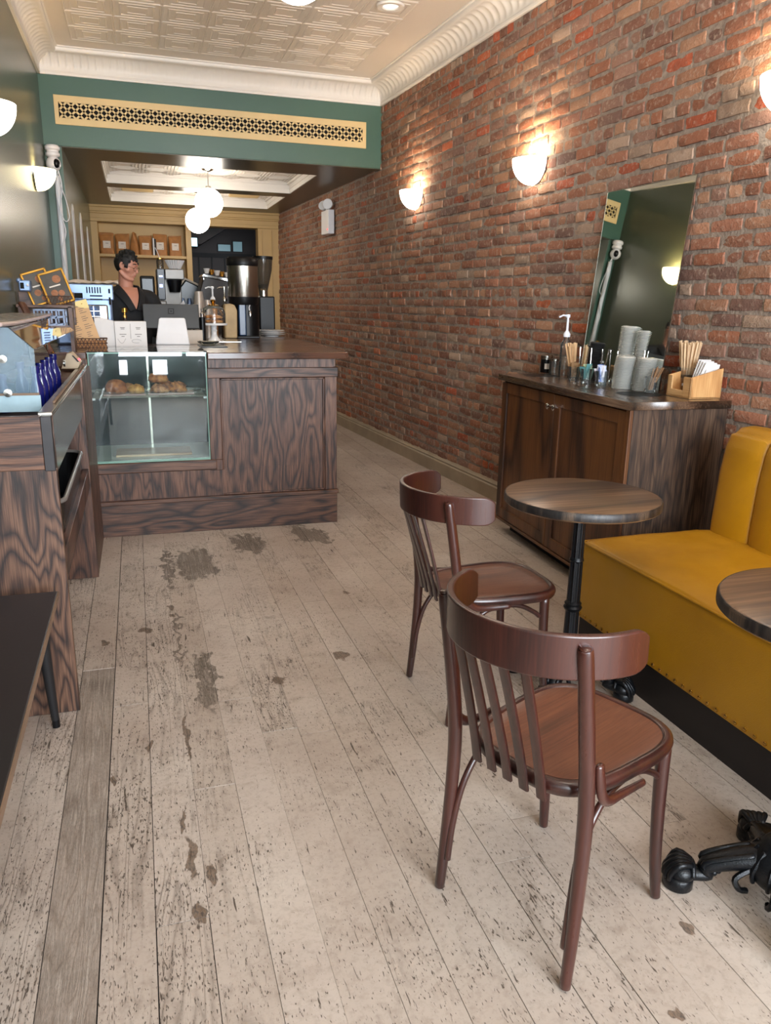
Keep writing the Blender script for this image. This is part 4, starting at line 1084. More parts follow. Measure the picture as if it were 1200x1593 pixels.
def rrect(w_, d_, r, n=5):
    out = []
    for cx, cy, a0 in ((w_/2-r, d_/2-r, 0), (-w_/2+r, d_/2-r, 90), (-w_/2+r, -d_/2+r, 180), (w_/2-r, -d_/2+r, 270)):
        for k in range(n+1):
            a = R(a0+90*k/n); out.append((cx+r*math.cos(a), cy+r*math.sin(a)))
    return out
o_ = rrect(.33, 1.05, .07); i_ = rrect(.31, 1.03, .06); n = len(o_)
vs = [(p[0]*.9, p[1]*.93, 0) for p in o_]+[(p[0], p[1], .20) for p in o_]+[(p[0], p[1], .20) for p in i_]+[(p[0]*.9, p[1]*.93, .01) for p in i_]
fs = [tuple(range(n-1, -1, -1))]+[(k*n+j, k*n+(j+1) % n, (k+1)*n+(j+1) % n, (k+1)*n+j) for k in range(3) for j in range(n)]+[tuple(range(3*n, 4*n))]
b.add(vs, fs); b.build('tub_body', M['tubblack'], t)
b = MB(); b.tube([(p[0]*1.01, p[1]*1.003, .203) for p in o_]+[(o_[0][0]*1.01, o_[0][1]*1.003, .203)], .009, seg=8, rnd=False); b.build('rim', plain('grey_rim', '#6f6a66', .3), t)
# glass guard: clear end, sloping front and a shelf on top
def guard():
    t = thing('glass_guard', 'dusty glass sneeze guard with top shelf over the blue bottles', 'glass guard', (0, 0, 0))
    g = M['glassb']; y0 = 2.99; y1 = 4.86
    MB().prism([(XL+.01, 1.125), (-.349, 1.125), (-.349, 1.278), (-.425, 1.352), (XL+.01, 1.352)], 'y', y0, y0+.006).build('end_pane', g, t)
    MB().bb(XL+.01, -.342, y0-.004, y0+.004, 1.060, 1.118).build('lower_end_pane', plain('frosted_glass', '#9fb9c2', .3, var=.1, sc=20), t)
    MB().bb(XL+.01, -.345, y0-.006, y0+.006, 1.118, 1.126).build('pane_rail', M['ply'], t)
    f = MB(); f.add([(-.345, y1, 1.278), (-.345, y0, 1.278), (-.421, y1, 1.352), (-.421, y0, 1.352)], [(0, 1, 3, 2)])
    f.build('front_pane', glass('smoked_front_glass', (.72, .74, .80), .10, .03, haze=hx('#5a5568')), t, smooth=10)
    MB().tube([(-.345, y0, 1.278), (-.345, y1, 1.278)], .002, seg=6).build('pane_joint', M['glassg'], t)
    tp = MB(); poly = [(XL+.01, 2.86), (-.43, 2.86), (-.41, 3.05)]+[(-.41-.05*((k/10)**2), 3.05+1.8*k/10) for k in range(1, 11)]+[(XL+.01, 4.86)]
    tp.prism(poly, 'z', 1.358, 1.372); tp.build('glass_top_shelf', M['glasstop'], t, bevel=.003)
    e = MB(); e.tube([(-.428, 2.858, 1.365), (-.408, 3.05, 1.365)]+[(-.408-.05*((k/10)**2), 3.05+1.8*k/10, 1.365) for k in range(1, 11)], .0075, seg=8); e.build('shelf_edge', plain('pale_pink_edge', '#b9a29b', .3), t)
    MB().tube([(-.30, y0, 1.092), (-.30, 4.72, 1.092)], .005, seg=6).build('lower_rail', M['ply'], t)
    MB().bb(-.63, -.34, 4.78, 4.80, 1.08, 1.14).build('rear_bar', M['ply'], t)
    for (x, y, z) in ((-.445, y0-.006, 1.128), (-.45, y0-.006, 1.245), (-.60, y0-.006, 1.20)):
        MB().lathe([(0, 0), (.014, 0), (.014, .008), (0, .010)], seg=24, M=Matrix.Translation((x, y, z)) @ Matrix.Rotation(R(90), 4, 'X')).build('glass_clamp', M['steel'], t)
    MB().lathe([(0, 0), (.017, 0), (.017, .008), (0, .010)], seg=24, M=Matrix.Translation((-.36, 4.2, 1.14)) @ Matrix.Rotation(R(90), 4, 'Y')).build('glass_clamp', M['steel'], t)
    for y in (3.6, 4.3): MB().tube([(-.44, y, 1.357), (-.44, y+.03, 1.20)], .005, seg=8).build('post', M['steel'], t)
guard()
def blue_bottle(label, loc, s_=1):
    t = thing('blue_bottle', label, 'bottle', loc, 0, 'cobalt bottles behind the glass guard')
    MB().lathe([(0, 0), (.027*s_, 0), (.030*s_, .01), (.030*s_, .085*s_), (.016*s_, .125*s_), (.014*s_, .15*s_), (0, .15*s_)], seg=20).build('bottle', M['bluebottle'], t)
    MB().lathe([(.017*s_, .148*s_), (.019*s_, .155*s_), (.019*s_, .178*s_), (0, .18*s_)], seg=16).build('cap', M['bluebottle'], t)
bl = [(-.378, 3.22, 'front cobalt bottle in the right row, nearest the end glass'), (-.378, 3.38, 'second cobalt bottle in the right row'), (-.378, 3.55, 'third cobalt bottle in the right row'), (-.378, 3.72, 'fourth cobalt bottle in the right row'), (-.378, 3.92, 'fifth and last cobalt bottle in the right row'),
      (-.475, 3.10, 'short cobalt bottle in the middle behind the end glass'), (-.46, 3.45, 'cobalt bottle behind the middle one, seen through the end glass'), (-.555, 3.14, 'cobalt bottle at the left edge behind the end glass')]
for x, y, l in bl: blue_bottle(l, (x, y, 1.0457), .88 if y != 3.10 else .78)
t = thing('shelf_display', 'row tray of cobalt bottles resting in the cabinet well', 'tray', (-.40, 3.5, .0)); 
MB().bb(-.045, .045, -.4, .52, 1.0452, 1.0456).build('tray_liner', plain('purple_liner', '#3a3358', .4), t)
t = thing('thermostat', 'angled beige control box with display behind the cobalt bottles', 'control box', (-.345, 4.60, 1.088))
MB().prism([(-.055, 0), (.03, 0), (.045, .03), (.0, .085), (-.02, .08)], 'y', -.10, .06).build('housing', plain('beige_box', '#b5a184', .4), t, bevel=.003)
MB().prism([(.030, .036), (.040, .037), (.012, .071), (.004, .070)], 'y', -.102, -.100).build('display', M['black'], t); MB().box((.036, -.03, .045), (.006, .03, .012), (0, R(-45), 0)).build('indicator', M['led'], t)
t = thing('brass_bowl', 'brass bowl holding pale yellow fruit, cut off at the left edge', 'bowl', (-.605, 3.38, 1.3725))
MB().lathe([(0, 0), (.03, 0), (.055, .02), (.078, .055), (.082, .08), (.078, .08), (.07, .05), (.03, .008), (0, .008)], seg=36).build('bowl', M['brass'], t)
tag(MB().sph((0, 0, 0), .05, 1, 1, .8, 20, 12).build('lemon', plain('pale_lemon', '#b9a85a', .5), loc=(-.60, 3.38, 1.435)), 'pale yellow round fruit in the brass bowl', 'fruit')
t = thing('wooden_paddle', 'long brown wooden paddle leaning behind the glass guard', 'paddle', (-.44, 4.55, 1.16), 0)
MB().tube([(-.155, .22, .265), (-.10, .14, .17), (.0, 0, 0)], [.021, .021, .018], seg=12, flat=(1, .4, .8)).build('paddle_blade', M['paddle'], t)
MB().sph((.002, -.003, .012), .006, seg=8, rings=6).build('hole_rivet', M['brass'], t)
# small steel clamp machine standing on the rack
t = thing('label_dispenser', 'small blue-grey metal device on the wooden rack by the wall', 'device', (-.615, 5.15, 1.49))
MB().bb(-.03, .035, -.03, .05, 0, .065).build('body', M['steel_c'], t, bevel=.008); MB().bb(-.02, .0, -.034, -.03, .015, .05).build('slot', M['void'], t)
MB().sph((-.028, -.02, .062), .014, seg=12, rings=8).build('corner_boss', M['steel_c'], t); MB().sph((.02, -.033, .035), .008, seg=10, rings=6).build('button', M['wplastic'], t)

# ---------------------------------------------------------------- black table at lower left
def bench():
    t = thing('black_table', 'low black table with pale edge and tapered leg, cut off at lower left', 'table', (-.50, 1.6, 0))
    MB().bb(-.16, .19, -1.5, 1.04, .478, .50).build('table_top', M['benchtop'], t, bevel=.003)
    MB().bb(.186, .1935, -1.5, 1.04, .479, .498).build('edge_strip', M['ply'], t)
    for (x, y, sx, sy) in ((.13, .98, 1, 1), (-.10, .98, -1, 1), (.13, -1.4, 1, -1), (-.10, -1.4, -1, -1)):
        l = MB().tube([(x, y, .475), (x+.012*sx, y+.05*sy, .03)], [.024, .013], seg=16, rnd=False).build('leg', M['matte'], t)
        MB().cyl((x+.013*sx, y+.0515*sy, 0), .013, .03, 14).build('foot_cap', M['black'], l)
bench()

# ---------------------------------------------------------------- cabinet with the mirror
def condiment():
    zt = 1.035
    t = thing('condiment_cabinet', 'two-door oak cabinet with dark top holding cups and sticks against the brick', 'cabinet', (0, 0, 0))
    def xw(y): return 2.87-.0569*y-.016
    fx0, fy0, fx1, fy1 = 2.136, 3.02, 2.200, 4.523     # front top edge near, far
    d = Vector((fx1-fx0, fy1-fy0, 0)).normalized(); nrm = Vector((-d.y, d.x, 0))   # towards the room (-x)
    A = Vector((fx0, fy0, 0)); B = Vector((fx1, fy1, 0)); L = (B-A).length
    rz = math.atan2(-d.x, d.y)
    Mx = Matrix.Translation(A) @ Matrix.Rotation(rz, 4, 'Z')      # local: y along the front, +x into the cabinet
    inv = Mx.inverted()
    def wl(y):  # local x of wall at given local y
        p = Mx @ Vector((.5, y, 0)); return .5+(xw(p.y)-p.x)/cT
    top = MB()
    # worktop with two round openings
    def worktop():
        import bmesh
        me = bpy.data.meshes.new('worktop'); bm = bmesh.new()
        outer = [(0, 0), (wl(0), 0), (wl(L), L), (0, L)]
        holes = []
        for (hx_, hy) in ((2.395, 3.315), (2.41, 4.36)):
            p = inv @ Vector((hx_, hy, 0)); holes.append([(p.x+.105*math.cos(a), p.y+.105*math.sin(a)) for a in [2*PI*k/32 for k in range(32)]])
        return outer, holes
    outer, holes = worktop()
    cu = bpy.data.curves.new('worktop', 'CURVE'); cu.dimensions = '2D'; cu.fill_mode = 'BOTH'; cu.extrude = .017; cu.bevel_depth = .002
    for lp in [outer]+holes:
        sp = cu.splines.new('POLY'); sp.points.add(len(lp)-1); sp.use_cyclic_u = True
        for i, p in enumerate(lp): sp.points[i].co = (p[0], p[1], 0, 1)
    cu.materials.append(M['top_y'])
    o = bpy.data.objects.new('worktop', cu); COL.objects.link(o)
    dg = bpy.context.evaluated_depsgraph_get(); me = bpy.data.meshes.new_from_object(o.evaluated_get(dg)); bpy.data.objects.remove(o)
    me.name = 'worktop'; o = bpy.data.objects.new('worktop', me); COL.objects.link(o); o.parent = t
    for v in me.vertices: v.co = Mx @ Vector((v.co.x, v.co.y, v.co.z+zt-.019))
    for lp in holes:
        c = Vector((sum(p[0] for p in lp)/32, sum(p[1] for p in lp)/32, 0))
        MB().lathe([(.104, -.001), (.102, -.001), (.098, -.25), (0, -.25)], c=(c.x, c.y, zt), seg=32, M=Mx).build('waste_chute', M['void'], t)
        MB().lathe([(.1035, .0005), (.109, .0012), (.109, .0)], c=(c.x, c.y, zt), seg=40, M=Mx).build('chute_ring', M['black'], t)
    y0, y1, x0 = .018, L-.012, .022
    MB().prism([(x0+.02, y0+.001), (wl(0), y0+.001), (wl(L), y1-.001), (x0+.02, y1-.001)], 'z', .09, .74, Mx).build('carcass', M['cab_v'], t)
    MB().prism([(x0+.02, y0+.001), (x0+.03, y0+.001), (x0+.03, y1-.001), (x0+.02, y1-.001)], 'z', .74, 1.0, Mx).build('front_frame', M['cab_v'], t)
    MB().prism([(x0+.015, y0-.004), (wl(0)-.002, y0-.004), (wl(0)-.002, y0+.012), (x0+.015, y0+.012)], 'z', .09, .998, Mx).build('side_panel', M['cab_side'], t, bevel=.001)
    MB().prism([(x0+.015, y1-.012), (wl(L), y1-.012), (wl(L), y1), (x0+.015, y1)], 'z', .09, .998, Mx).build('side_panel', M['cab_side'], t)
    MB().prism([(x0+.09, y0+.03), (wl(0)-.02, y0+.03), (wl(L)-.02, y1-.05), (x0+.09, y1-.05)], 'z', 0, .09, Mx).build('toe_kick', M['void'], t)
    MB().bb(x0-.002, x0+.02, y0, y0+.035, .09, .998, Mx).build('corner_stile', M['cab_v'], t, bevel=.002)
    MB().bb(x0-.004, x0+.02, y0-.0, y1+.004, .082, .10, Mx).build('bottom_moulding', M['cab_h'], t, bevel=.004)
    ym = (y0+.035+y1)/2
    for i, (a, b) in enumerate(((y0+.037, ym-.002), (ym+.002, y1-.004))):
        dr = MB(); s_ = .065; z0, z1 = .105, .985
        dr.ring(a, b, z0, z1, s_, x0, x0+.019, Mx, True)
        dob = dr.build('door', M['cab_v'], t, bevel=.003)
        MB().bb(x0+.010, x0+.017, a+s_-.004, b-s_+.004, z0+s_-.004, z1-s_+.004, Mx).build('door_panel', M['cab_v'], dob)
        ky = (b-.032) if i == 0 else (a+.032)
        MB().lathe([(0, 0), (.006, 0), (.006, .014), (.016, .018), (.017, .024), (.012, .028), (0, .029)], seg=22, M=Mx @ Matrix.Translation((x0, ky, .915)) @ Matrix.Rotation(R(-90), 4, 'Y')).build('door_knob', M['chrome'], dob)
    return Mx
condiment()
ZT = 1.0362
def mirror_obj():
    t = thing('wall_mirror', 'frameless mirror leaning against the brick on top of the cabinet', 'mirror', RW(-.105, 3.76, ZT), TH+.006)
    h = 1.055; a = math.atan2(.092, 1.045)
    Mx = Matrix.Rotation(a, 4, 'Y')
    MB().bb(0, .005, -.345, .355, 0, h, Mx).build('mirror_glass', M['mirror'], t)
    e = MB()
    for q in ((-.348, -.345, 0, h), (.355, .358, 0, h)): e.bb(-.001, .006, q[0], q[1], q[2], q[3], Mx)
    e.bb(-.001, .006, -.348, .358, h, h+.003, Mx)
    e.build('mirror_edge', M['steel'], t)
mirror_obj()
def W(x, y): return (x, y, ZT)
t = thing('candle_jar', 'black jar with silver lid and white label at the far end of the cabinet', 'jar', W(2.545, 4.60-.06), R(10))
MB().lathe([(0, 0), (.036, 0), (.038, .004), (.038, .085), (0, .085)], seg=28).build('jar_body', M['black'], t)
MB().lathe([(0, .085), (.039, .085), (.040, .11), (.036, .113), (0, .113)], seg=28).build('lid', M['steel'], t)
MB().lathe([(.0386, .025), (.0386, .06)], seg=8, a0=R(215), a1=R(275)).build('jar_label', M['label'], t, recalc=False)
def tumbler(name, label, x, y, r, h, group=None):
    t = thing(name, label, 'glass', W(x, y), 0, group)
    MB().lathe([(0, .0), (r*.82, 0), (r*.84, .01), (r, h), (r*.94, h), (r*.78, .014), (0, .014)], seg=12, ).build('glass_body', M['clearp'], t, smooth=20)
    return t
t = thing('empty_glass', 'small empty glass with silver rim beside the black jar', 'glass', W(2.535, 4.41))
MB().lathe([(0, 0), (.036, 0), (.037, .09), (.034, .09), (.033, .008), (0, .008)], seg=28).build('glass_body', M['clearp'], t); MB().lathe([(.0375, .085), (.0375, .098), (.034, .098)], seg=28).build('rim', M['steel'], t)
pumpbottle('tall clear syrup bottle with white pump on the cabinet', W(2.515, 4.26), .24, M['clearp'], plain('white_pump', '#e9e9f2', .3), .034, .125)
# wooden stirrers fanned in a glass, in front of the pump
def bundle(name, label, cat, x, y, n, h, spread, w_, th, mat, lean, seed, group, holder):
    rn = random.Random(seed)
    for i in range(n):
        a = 2*PI*i/n*2.4; r = holder*.75*math.sqrt((i+.5)/n)
        p0 = Vector((r*math.cos(a)*.55, r*math.sin(a)*.55, .014)); hh = h*rn.uniform(.93, 1.05)
        p1 = p0+Vector((r*math.cos(a)*spread+lean[0], r*math.sin(a)*spread+lean[1], hh))
        dd = (p1-p0).normalized(); q = dd.to_track_quat('Z', 'Y').to_matrix().to_4x4()
        o = MB().bb(-w_/2, w_/2, -th/2, th/2, 0, (p1-p0).length, Matrix.Translation(p0) @ q @ Matrix.Rotation(rn.uniform(0, PI), 4, 'Z')).build(name, mat, loc=W(x, y))
        tag(o, label, cat, group)
bundle('wooden_stirrer', 'pale wooden stirrer in the fan of sticks leaning beside the pump bottle', 'stirrer', 2.50, 4.13, 12, .19, 1.2, .010, .0018, M['stick'], (-.01, .03), 5, 'wooden stirrers by the pump bottle', .03)
tumbler('stirrer_glass', 'short glass holding the fan of wooden stirrers by the pump bottle', 2.50, 4.13, .036, .075)
tumbler('sugar_glass', 'short glass full of brown sugar packets, leftmost of three', 2.405, 3.965, .035, .085, 'glasses of sugar packets')
tumbler('sugar_glass', 'short glass full of teal sugar packets, middle of three', 2.395, 3.815, .035, .085, 'glasses of sugar packets')
tumbler('sugar_glass', 'short glass full of white and blue sugar packets, right of three', 2.395, 3.665, .035, .085, 'glasses of sugar packets')
def packets(x, y, cols, lab, seed, n=10):
    rn = random.Random(seed)
    for i in range(n):
        a = 2*PI*i/n; r = .017 if i < 6 else .006
        c = cols[i % len(cols)]
        Mx = Matrix.Rotation(a+rn.uniform(-.3, .3), 4, 'Z') @ Matrix.Rotation(rn.uniform(-.25, .3), 4, 'Y')
        b = MB()
        b.grid(lambda u, v: Mx @ Vector((-.002-.0035*math.sin(PI*u)*math.sin(PI*v), -.021+.042*u, .0+.066*v)), 6, 6); b.grid(lambda u, v: Mx @ Vector((-.002+.0035*math.sin(PI*u)*math.sin(PI*v), -.019+.038*u, .0+.062*v)), 6, 6)
        o = b.build('sugar_packet', c, loc=(x+r*math.cos(a), y+r*math.sin(a), ZT+.022+(rn.uniform(0, .02) if i < 6 else rn.uniform(.015, .036))))
        tag(o, lab, 'sugar packet', lab.split(' in the ')[0]+'s')
sg = [plain('sugar_'+c, c, .7, var=.15, sc=60) for c in ('#a5825a', '#8f6c48', '#7fa9a4', '#b9c7a0', '#5f9a9c', '#e0dbe0', '#b9c3e0', '#6d86c8')]
packets(2.405, 3.965, sg[0:2], 'brown sugar packet in the leftmost sugar glass', 1)
packets(2.395, 3.815, sg[2:5], 'teal or green sugar packet in the middle sugar glass', 2)
packets(2.395, 3.665, sg[5:8], 'white or blue sugar packet in the right sugar glass', 3)
# lid organiser: wire posts with stacks of lids
def lid_stack(label, x, y, r, h, n, mat, lean, group, z0=0, dome=.0):
    t0 = None
    for i in range(n):
        if t0 is None:
            prof = [(0, dome), (r*.78, dome), (r*.84, .004+dome), (r*.90, .001), (r*1.03, 0), (r*1.06, .0015), (r*1.03, .003), (r*.90, .0045), (r*.86, .008+dome), (0, .006+dome)]
            o = MB().lathe(prof, seg=28).build('cup_lid', mat, loc=(x, y, ZT+z0)); t0 = o.data
        else:
            o = bpy.data.objects.new('cup_lid', t0); COL.objects.link(o)
        k = i/(n-1)
        o.location = (x+lean[0]*k, y+lean[1]*k*k, ZT+z0+h*k)
        o.rotation_euler = (-lean[1]*1.2*k/max(h, .01)*.5, lean[0]*.6*k/max(h, .01), 0)
        tag(o, label, 'lid', group)
lid_stack('black cup lid in the left leaning column of the lid holder', 2.545, 3.99, .044, .215, 26, M['matte'], (.01, -.015), 'black lids, left column')
lid_stack('black cup lid in the right shorter column of the lid holder', 2.60, 3.855, .044, .185, 22, M['matte'], (.0, -.005), 'black lids, right column')
lid_stack('clear lid in the tallest column, left of the two at the mirror', 2.575, 3.72, .048, .315, 40, M['lidp'], (.0, -.02), 'clear lids, tallest column')
lid_stack('clear lid in the tall column on the right at the mirror', 2.60, 3.60, .046, .295, 38, M['lidp'], (.0, -.01), 'clear lids, right rear column')
lid_stack('clear lid in the curved front column by the round opening', 2.465, 3.575, .049, .165, 26, M['lidp'], (.0, -.02), 'clear lids, front left column')
lid_stack('clear lid in the front column behind the small stick glass', 2.53, 3.485, .049, .16, 26, M['lidp'], (.01, -.01), 'clear lids, front right column')
t = thing('lid_holder', 'clear and wire lid holder with upright posts on the cabinet', 'lid holder', W(2.55, 3.72))
for (dx, dy, h) in ((-.055, .34, .19), (-.055, .22, .19), (-.06, .10, .19), (-.06, .02, .19), (-.075, -.07, .19), (.07, -.07, .20), (.02, -.175, .20), (.075, -.20, .19)):
    MB().tube([(dx, dy, .0), (dx, dy, h)], .0035, seg=8).build('post', M['chrome'], t)
MB().bb(-.09, .09, -.29, .34, -.0005, .0).build('base_plate', M['clearp'], t)
MB().bb(-.002, .06, .05, .052, .02, .165).build('divider', M['clearp'], t)
bundle('wooden_stick', 'thin wooden stick in the small front glass by the round opening', 'stirrer', 2.50, 3.375, 12, .115, .9, .005, .003, plain('dark_stick', '#9b7452', .6), (.02, -.03), 8, 'thin sticks in the small glass', .028)
tumbler('stick_glass', 'small glass holding thin wooden sticks beside the bamboo holder', 2.50, 3.375, .034, .08)
# straws in a clear cup
t = thing('plastic_cup', 'clear plastic cup packed with paper-wrapped wooden sticks', 'cup', W(2.625, 3.26), 0)
MB().lathe([(0, 0), (.038, 0), (.040, .004), (.050, .135), (.047, .135), (.037, .008), (0, .008)], seg=32).build('cup_wall', M['clearp'], t)
MB().lathe([(.046, .085), (.048, .085), (.048, .10), (.046, .10)], seg=32).build('band', M['smoke'], t)
bundle('wrapped_stick', 'paper-wrapped wooden stick standing in the clear plastic cup', 'stirrer', 2.625, 3.26, 34, .24, 1.35, .009, .004, plain('wrapped_stick_paper', '#d8b892', .65, var=.15, sc=30), (0, 0), 3, 'wrapped sticks in the plastic cup', .040)
# bamboo napkin holder
def napkin():
    t = thing('napkin_holder', 'bamboo two-compartment holder at the near end of the cabinet', 'napkin holder', W(2.60, 3.255), R(-4))
    a, b = -.085, .085
    y0 = -.19
    MB().bb(a, b, y0, .0, 0, .008).build('floor_board', M['bamboo_y'], t)
    side = [(a, 0), (b, 0), (b, .155), (a+.0, .115)]
    s1 = [(a, 0), (b, 0), (b, .145), (a+.02, .105), (a, .10)]
    MB().prism(s1, 'y', y0, y0+.009).build('side_board', M['bamboo'], t, bevel=.001)
    MB().prism(s1, 'y', -.009, 0).build('side_board', M['bamboo'], t, bevel=.001)
    MB().bb(b-.009, b, y0, 0, 0, .14).build('back_board', M['bamboo_y'], t)
    f = MB(); f.bb(a, a+.009, y0, y0+.06, 0, .10); f.bb(a, a+.009, -.035, 0, 0, .10); f.bb(a, a+.009, y0+.05, -.03, 0, .035); f.build('front_board', M['bamboo_y'], t, bevel=.001)
napkin()
for i in range(9):
    o = MB().prism([(-.07+.002*i, .0), (.05, .0), (.07, .115+.003*i), (-.01, .125+.002*i), (-.03, .08)], 'y', 0, .0025).build('paper_napkin', M['paper'], loc=(2.605, 3.085+.009*i, ZT+.012+.03*(i % 2)), rotz=R(-4+i*1.5))
    tag(o, 'white paper napkin standing in the bamboo holder', 'napkin', 'napkins in the bamboo holder')
o = MB().bb(-.055, .03, -.05, -.042, .0, .012).build('paper_napkin', M['paper'], loc=(2.575, 3.20, ZT+.055)); tag(o, 'white napkin edge in the front notch of the bamboo holder', 'napkin')

# ---------------------------------------------------------------- round tables
def table(label, x, y, r, bx, by, reach, a0, ang=0):
    t = thing('round_table', label, 'table', (x, y, 0), ang, 'round cafe tables')
    tp = MB().lathe([(0, .742), (r-.012, .742), (r-.004, .746), (r, .754), (r, .772), (r-.004, .778), (r-.012, .780), (0, .780)], seg=96).build('table_top', M['ttop'], t)
    MB().lathe([(r+.0002, .750), (r+.0008, .754), (r+.0008, .772), (r-.003, .7785)], seg=96).build('bark_edge', M['tedge'], tp, recalc=False)
    bx -= x; by -= y
    c = MB(); c.lathe([(0, .735), (.16, .735), (.16, .741), (0, .741)], seg=24, c=(bx*.3, by*.3, 0)).build('mount_plate', M['iron'], t)
    k = MB().lathe([(.040, .11), (.030, .16), (.026, .20), (.024, .33), (.023, .50), (.020, .735)], c=(bx, by, 0), seg=48, flute=(8, .10)).build('pole', M['iron'], t)
    MB().lathe([(.024, .315), (.032, .322), (.036, .332), (.030, .340), (.033, .348), (.024, .358)], c=(bx, by, 0), seg=28).build('collar', M['iron'], t)
    MB().lathe([(.022, .515), (.028, .522), (.026, .530), (.022, .536)], c=(bx, by, 0), seg=24).build('collar', M['iron'], t)
    h = MB(); h.lathe([(0, .045), (.052, .05), (.075, .075), (.082, .10), (.07, .135), (.05, .155), (.042, .17), (.03, .18), (0, .18)], c=(bx, by, 0), seg=32)
    for q in range(12):
        a = 2*PI*q/12; h.tube([(bx+.078*math.cos(a), by+.078*math.sin(a), .07), (bx+.083*math.cos(a), by+.083*math.sin(a), .10), (bx+.055*math.cos(a), by+.055*math.sin(a), .15)], .006, seg=6, sm=3)
    h.build('hub', M['iron'], t)
    for q in range(4):
        a = a0+PI/2*q-ang; ca, sa = math.cos(a), math.sin(a)
        def P(d, s_, z): return (bx+ca*d-sa*s_, by+sa*d+ca*s_, z)
        l = MB()
        l.tube([P(.05, 0, .115), P(.10, 0, .105), P(.17, 0, .075), P(reach-.07, 0, .05), P(reach-.03, 0, .045)], [.040, .034, .026, .022, .024], seg=14, sm=4, flat=(1.0, .8))
        for s_ in (-1, 1):
            l.tube([P(.07, s_*.024, .135), P(.12, s_*.022, .118), P(.18, s_*.018, .09), P(reach-.06, s_*.016, .068)], .007, seg=6, sm=3)
            for j in range(7): 
                d = .10+(reach-.18)*j/6; l.sph(P(d, s_*.016, .118-.05*j/6-.003), .009, seg=8, rings=6)
            l.tube([P(.075, s_*.03, .10), P(.11, s_*.04, .075), P(.10, s_*.045, .05), P(.08, s_*.04, .045)], .008, seg=6, sm=4)
        lg = l.build('leg', M['iron'], t, smooth=60)
        f = MB(); f.lathe([(.034, 0), (.038, .004), (.038, .03), (.034, .036), (0, .036)], c=P(reach, 0, 0), seg=24)
        f.sph(P(reach-.005, 0, .045), .036, 1, 1, .75, 20, 12)
        for j in range(-2, 3):
            b_ = j*.4; f.tube([P(reach-.028, .006*j, .072), P(reach+.004, .014*j, .080), P(reach+.034*math.cos(b_), .036*math.sin(b_), .050), P(reach+.037*math.cos(b_), .037*math.sin(b_), .03)], [.008, .009, .008, .005], seg=7, sm=3)
        f.tube([P(reach-.03, -.028, .05), P(reach-.03, -.01, .072), P(reach-.03, .01, .072), P(reach-.03, .028, .05)], .007, seg=6, sm=3)
        f.build('claw_foot', M['iron'], lg, smooth=60)
table('small round dark wood table with live edge in front of the cabinet', 1.545, 2.42, .287, 1.545, 2.42, .225, R(131))
table('round dark wood table over the yellow bench, cut off at the right edge', 1.56, 1.28, .283, 1.46, 1.25, .235, R(151))

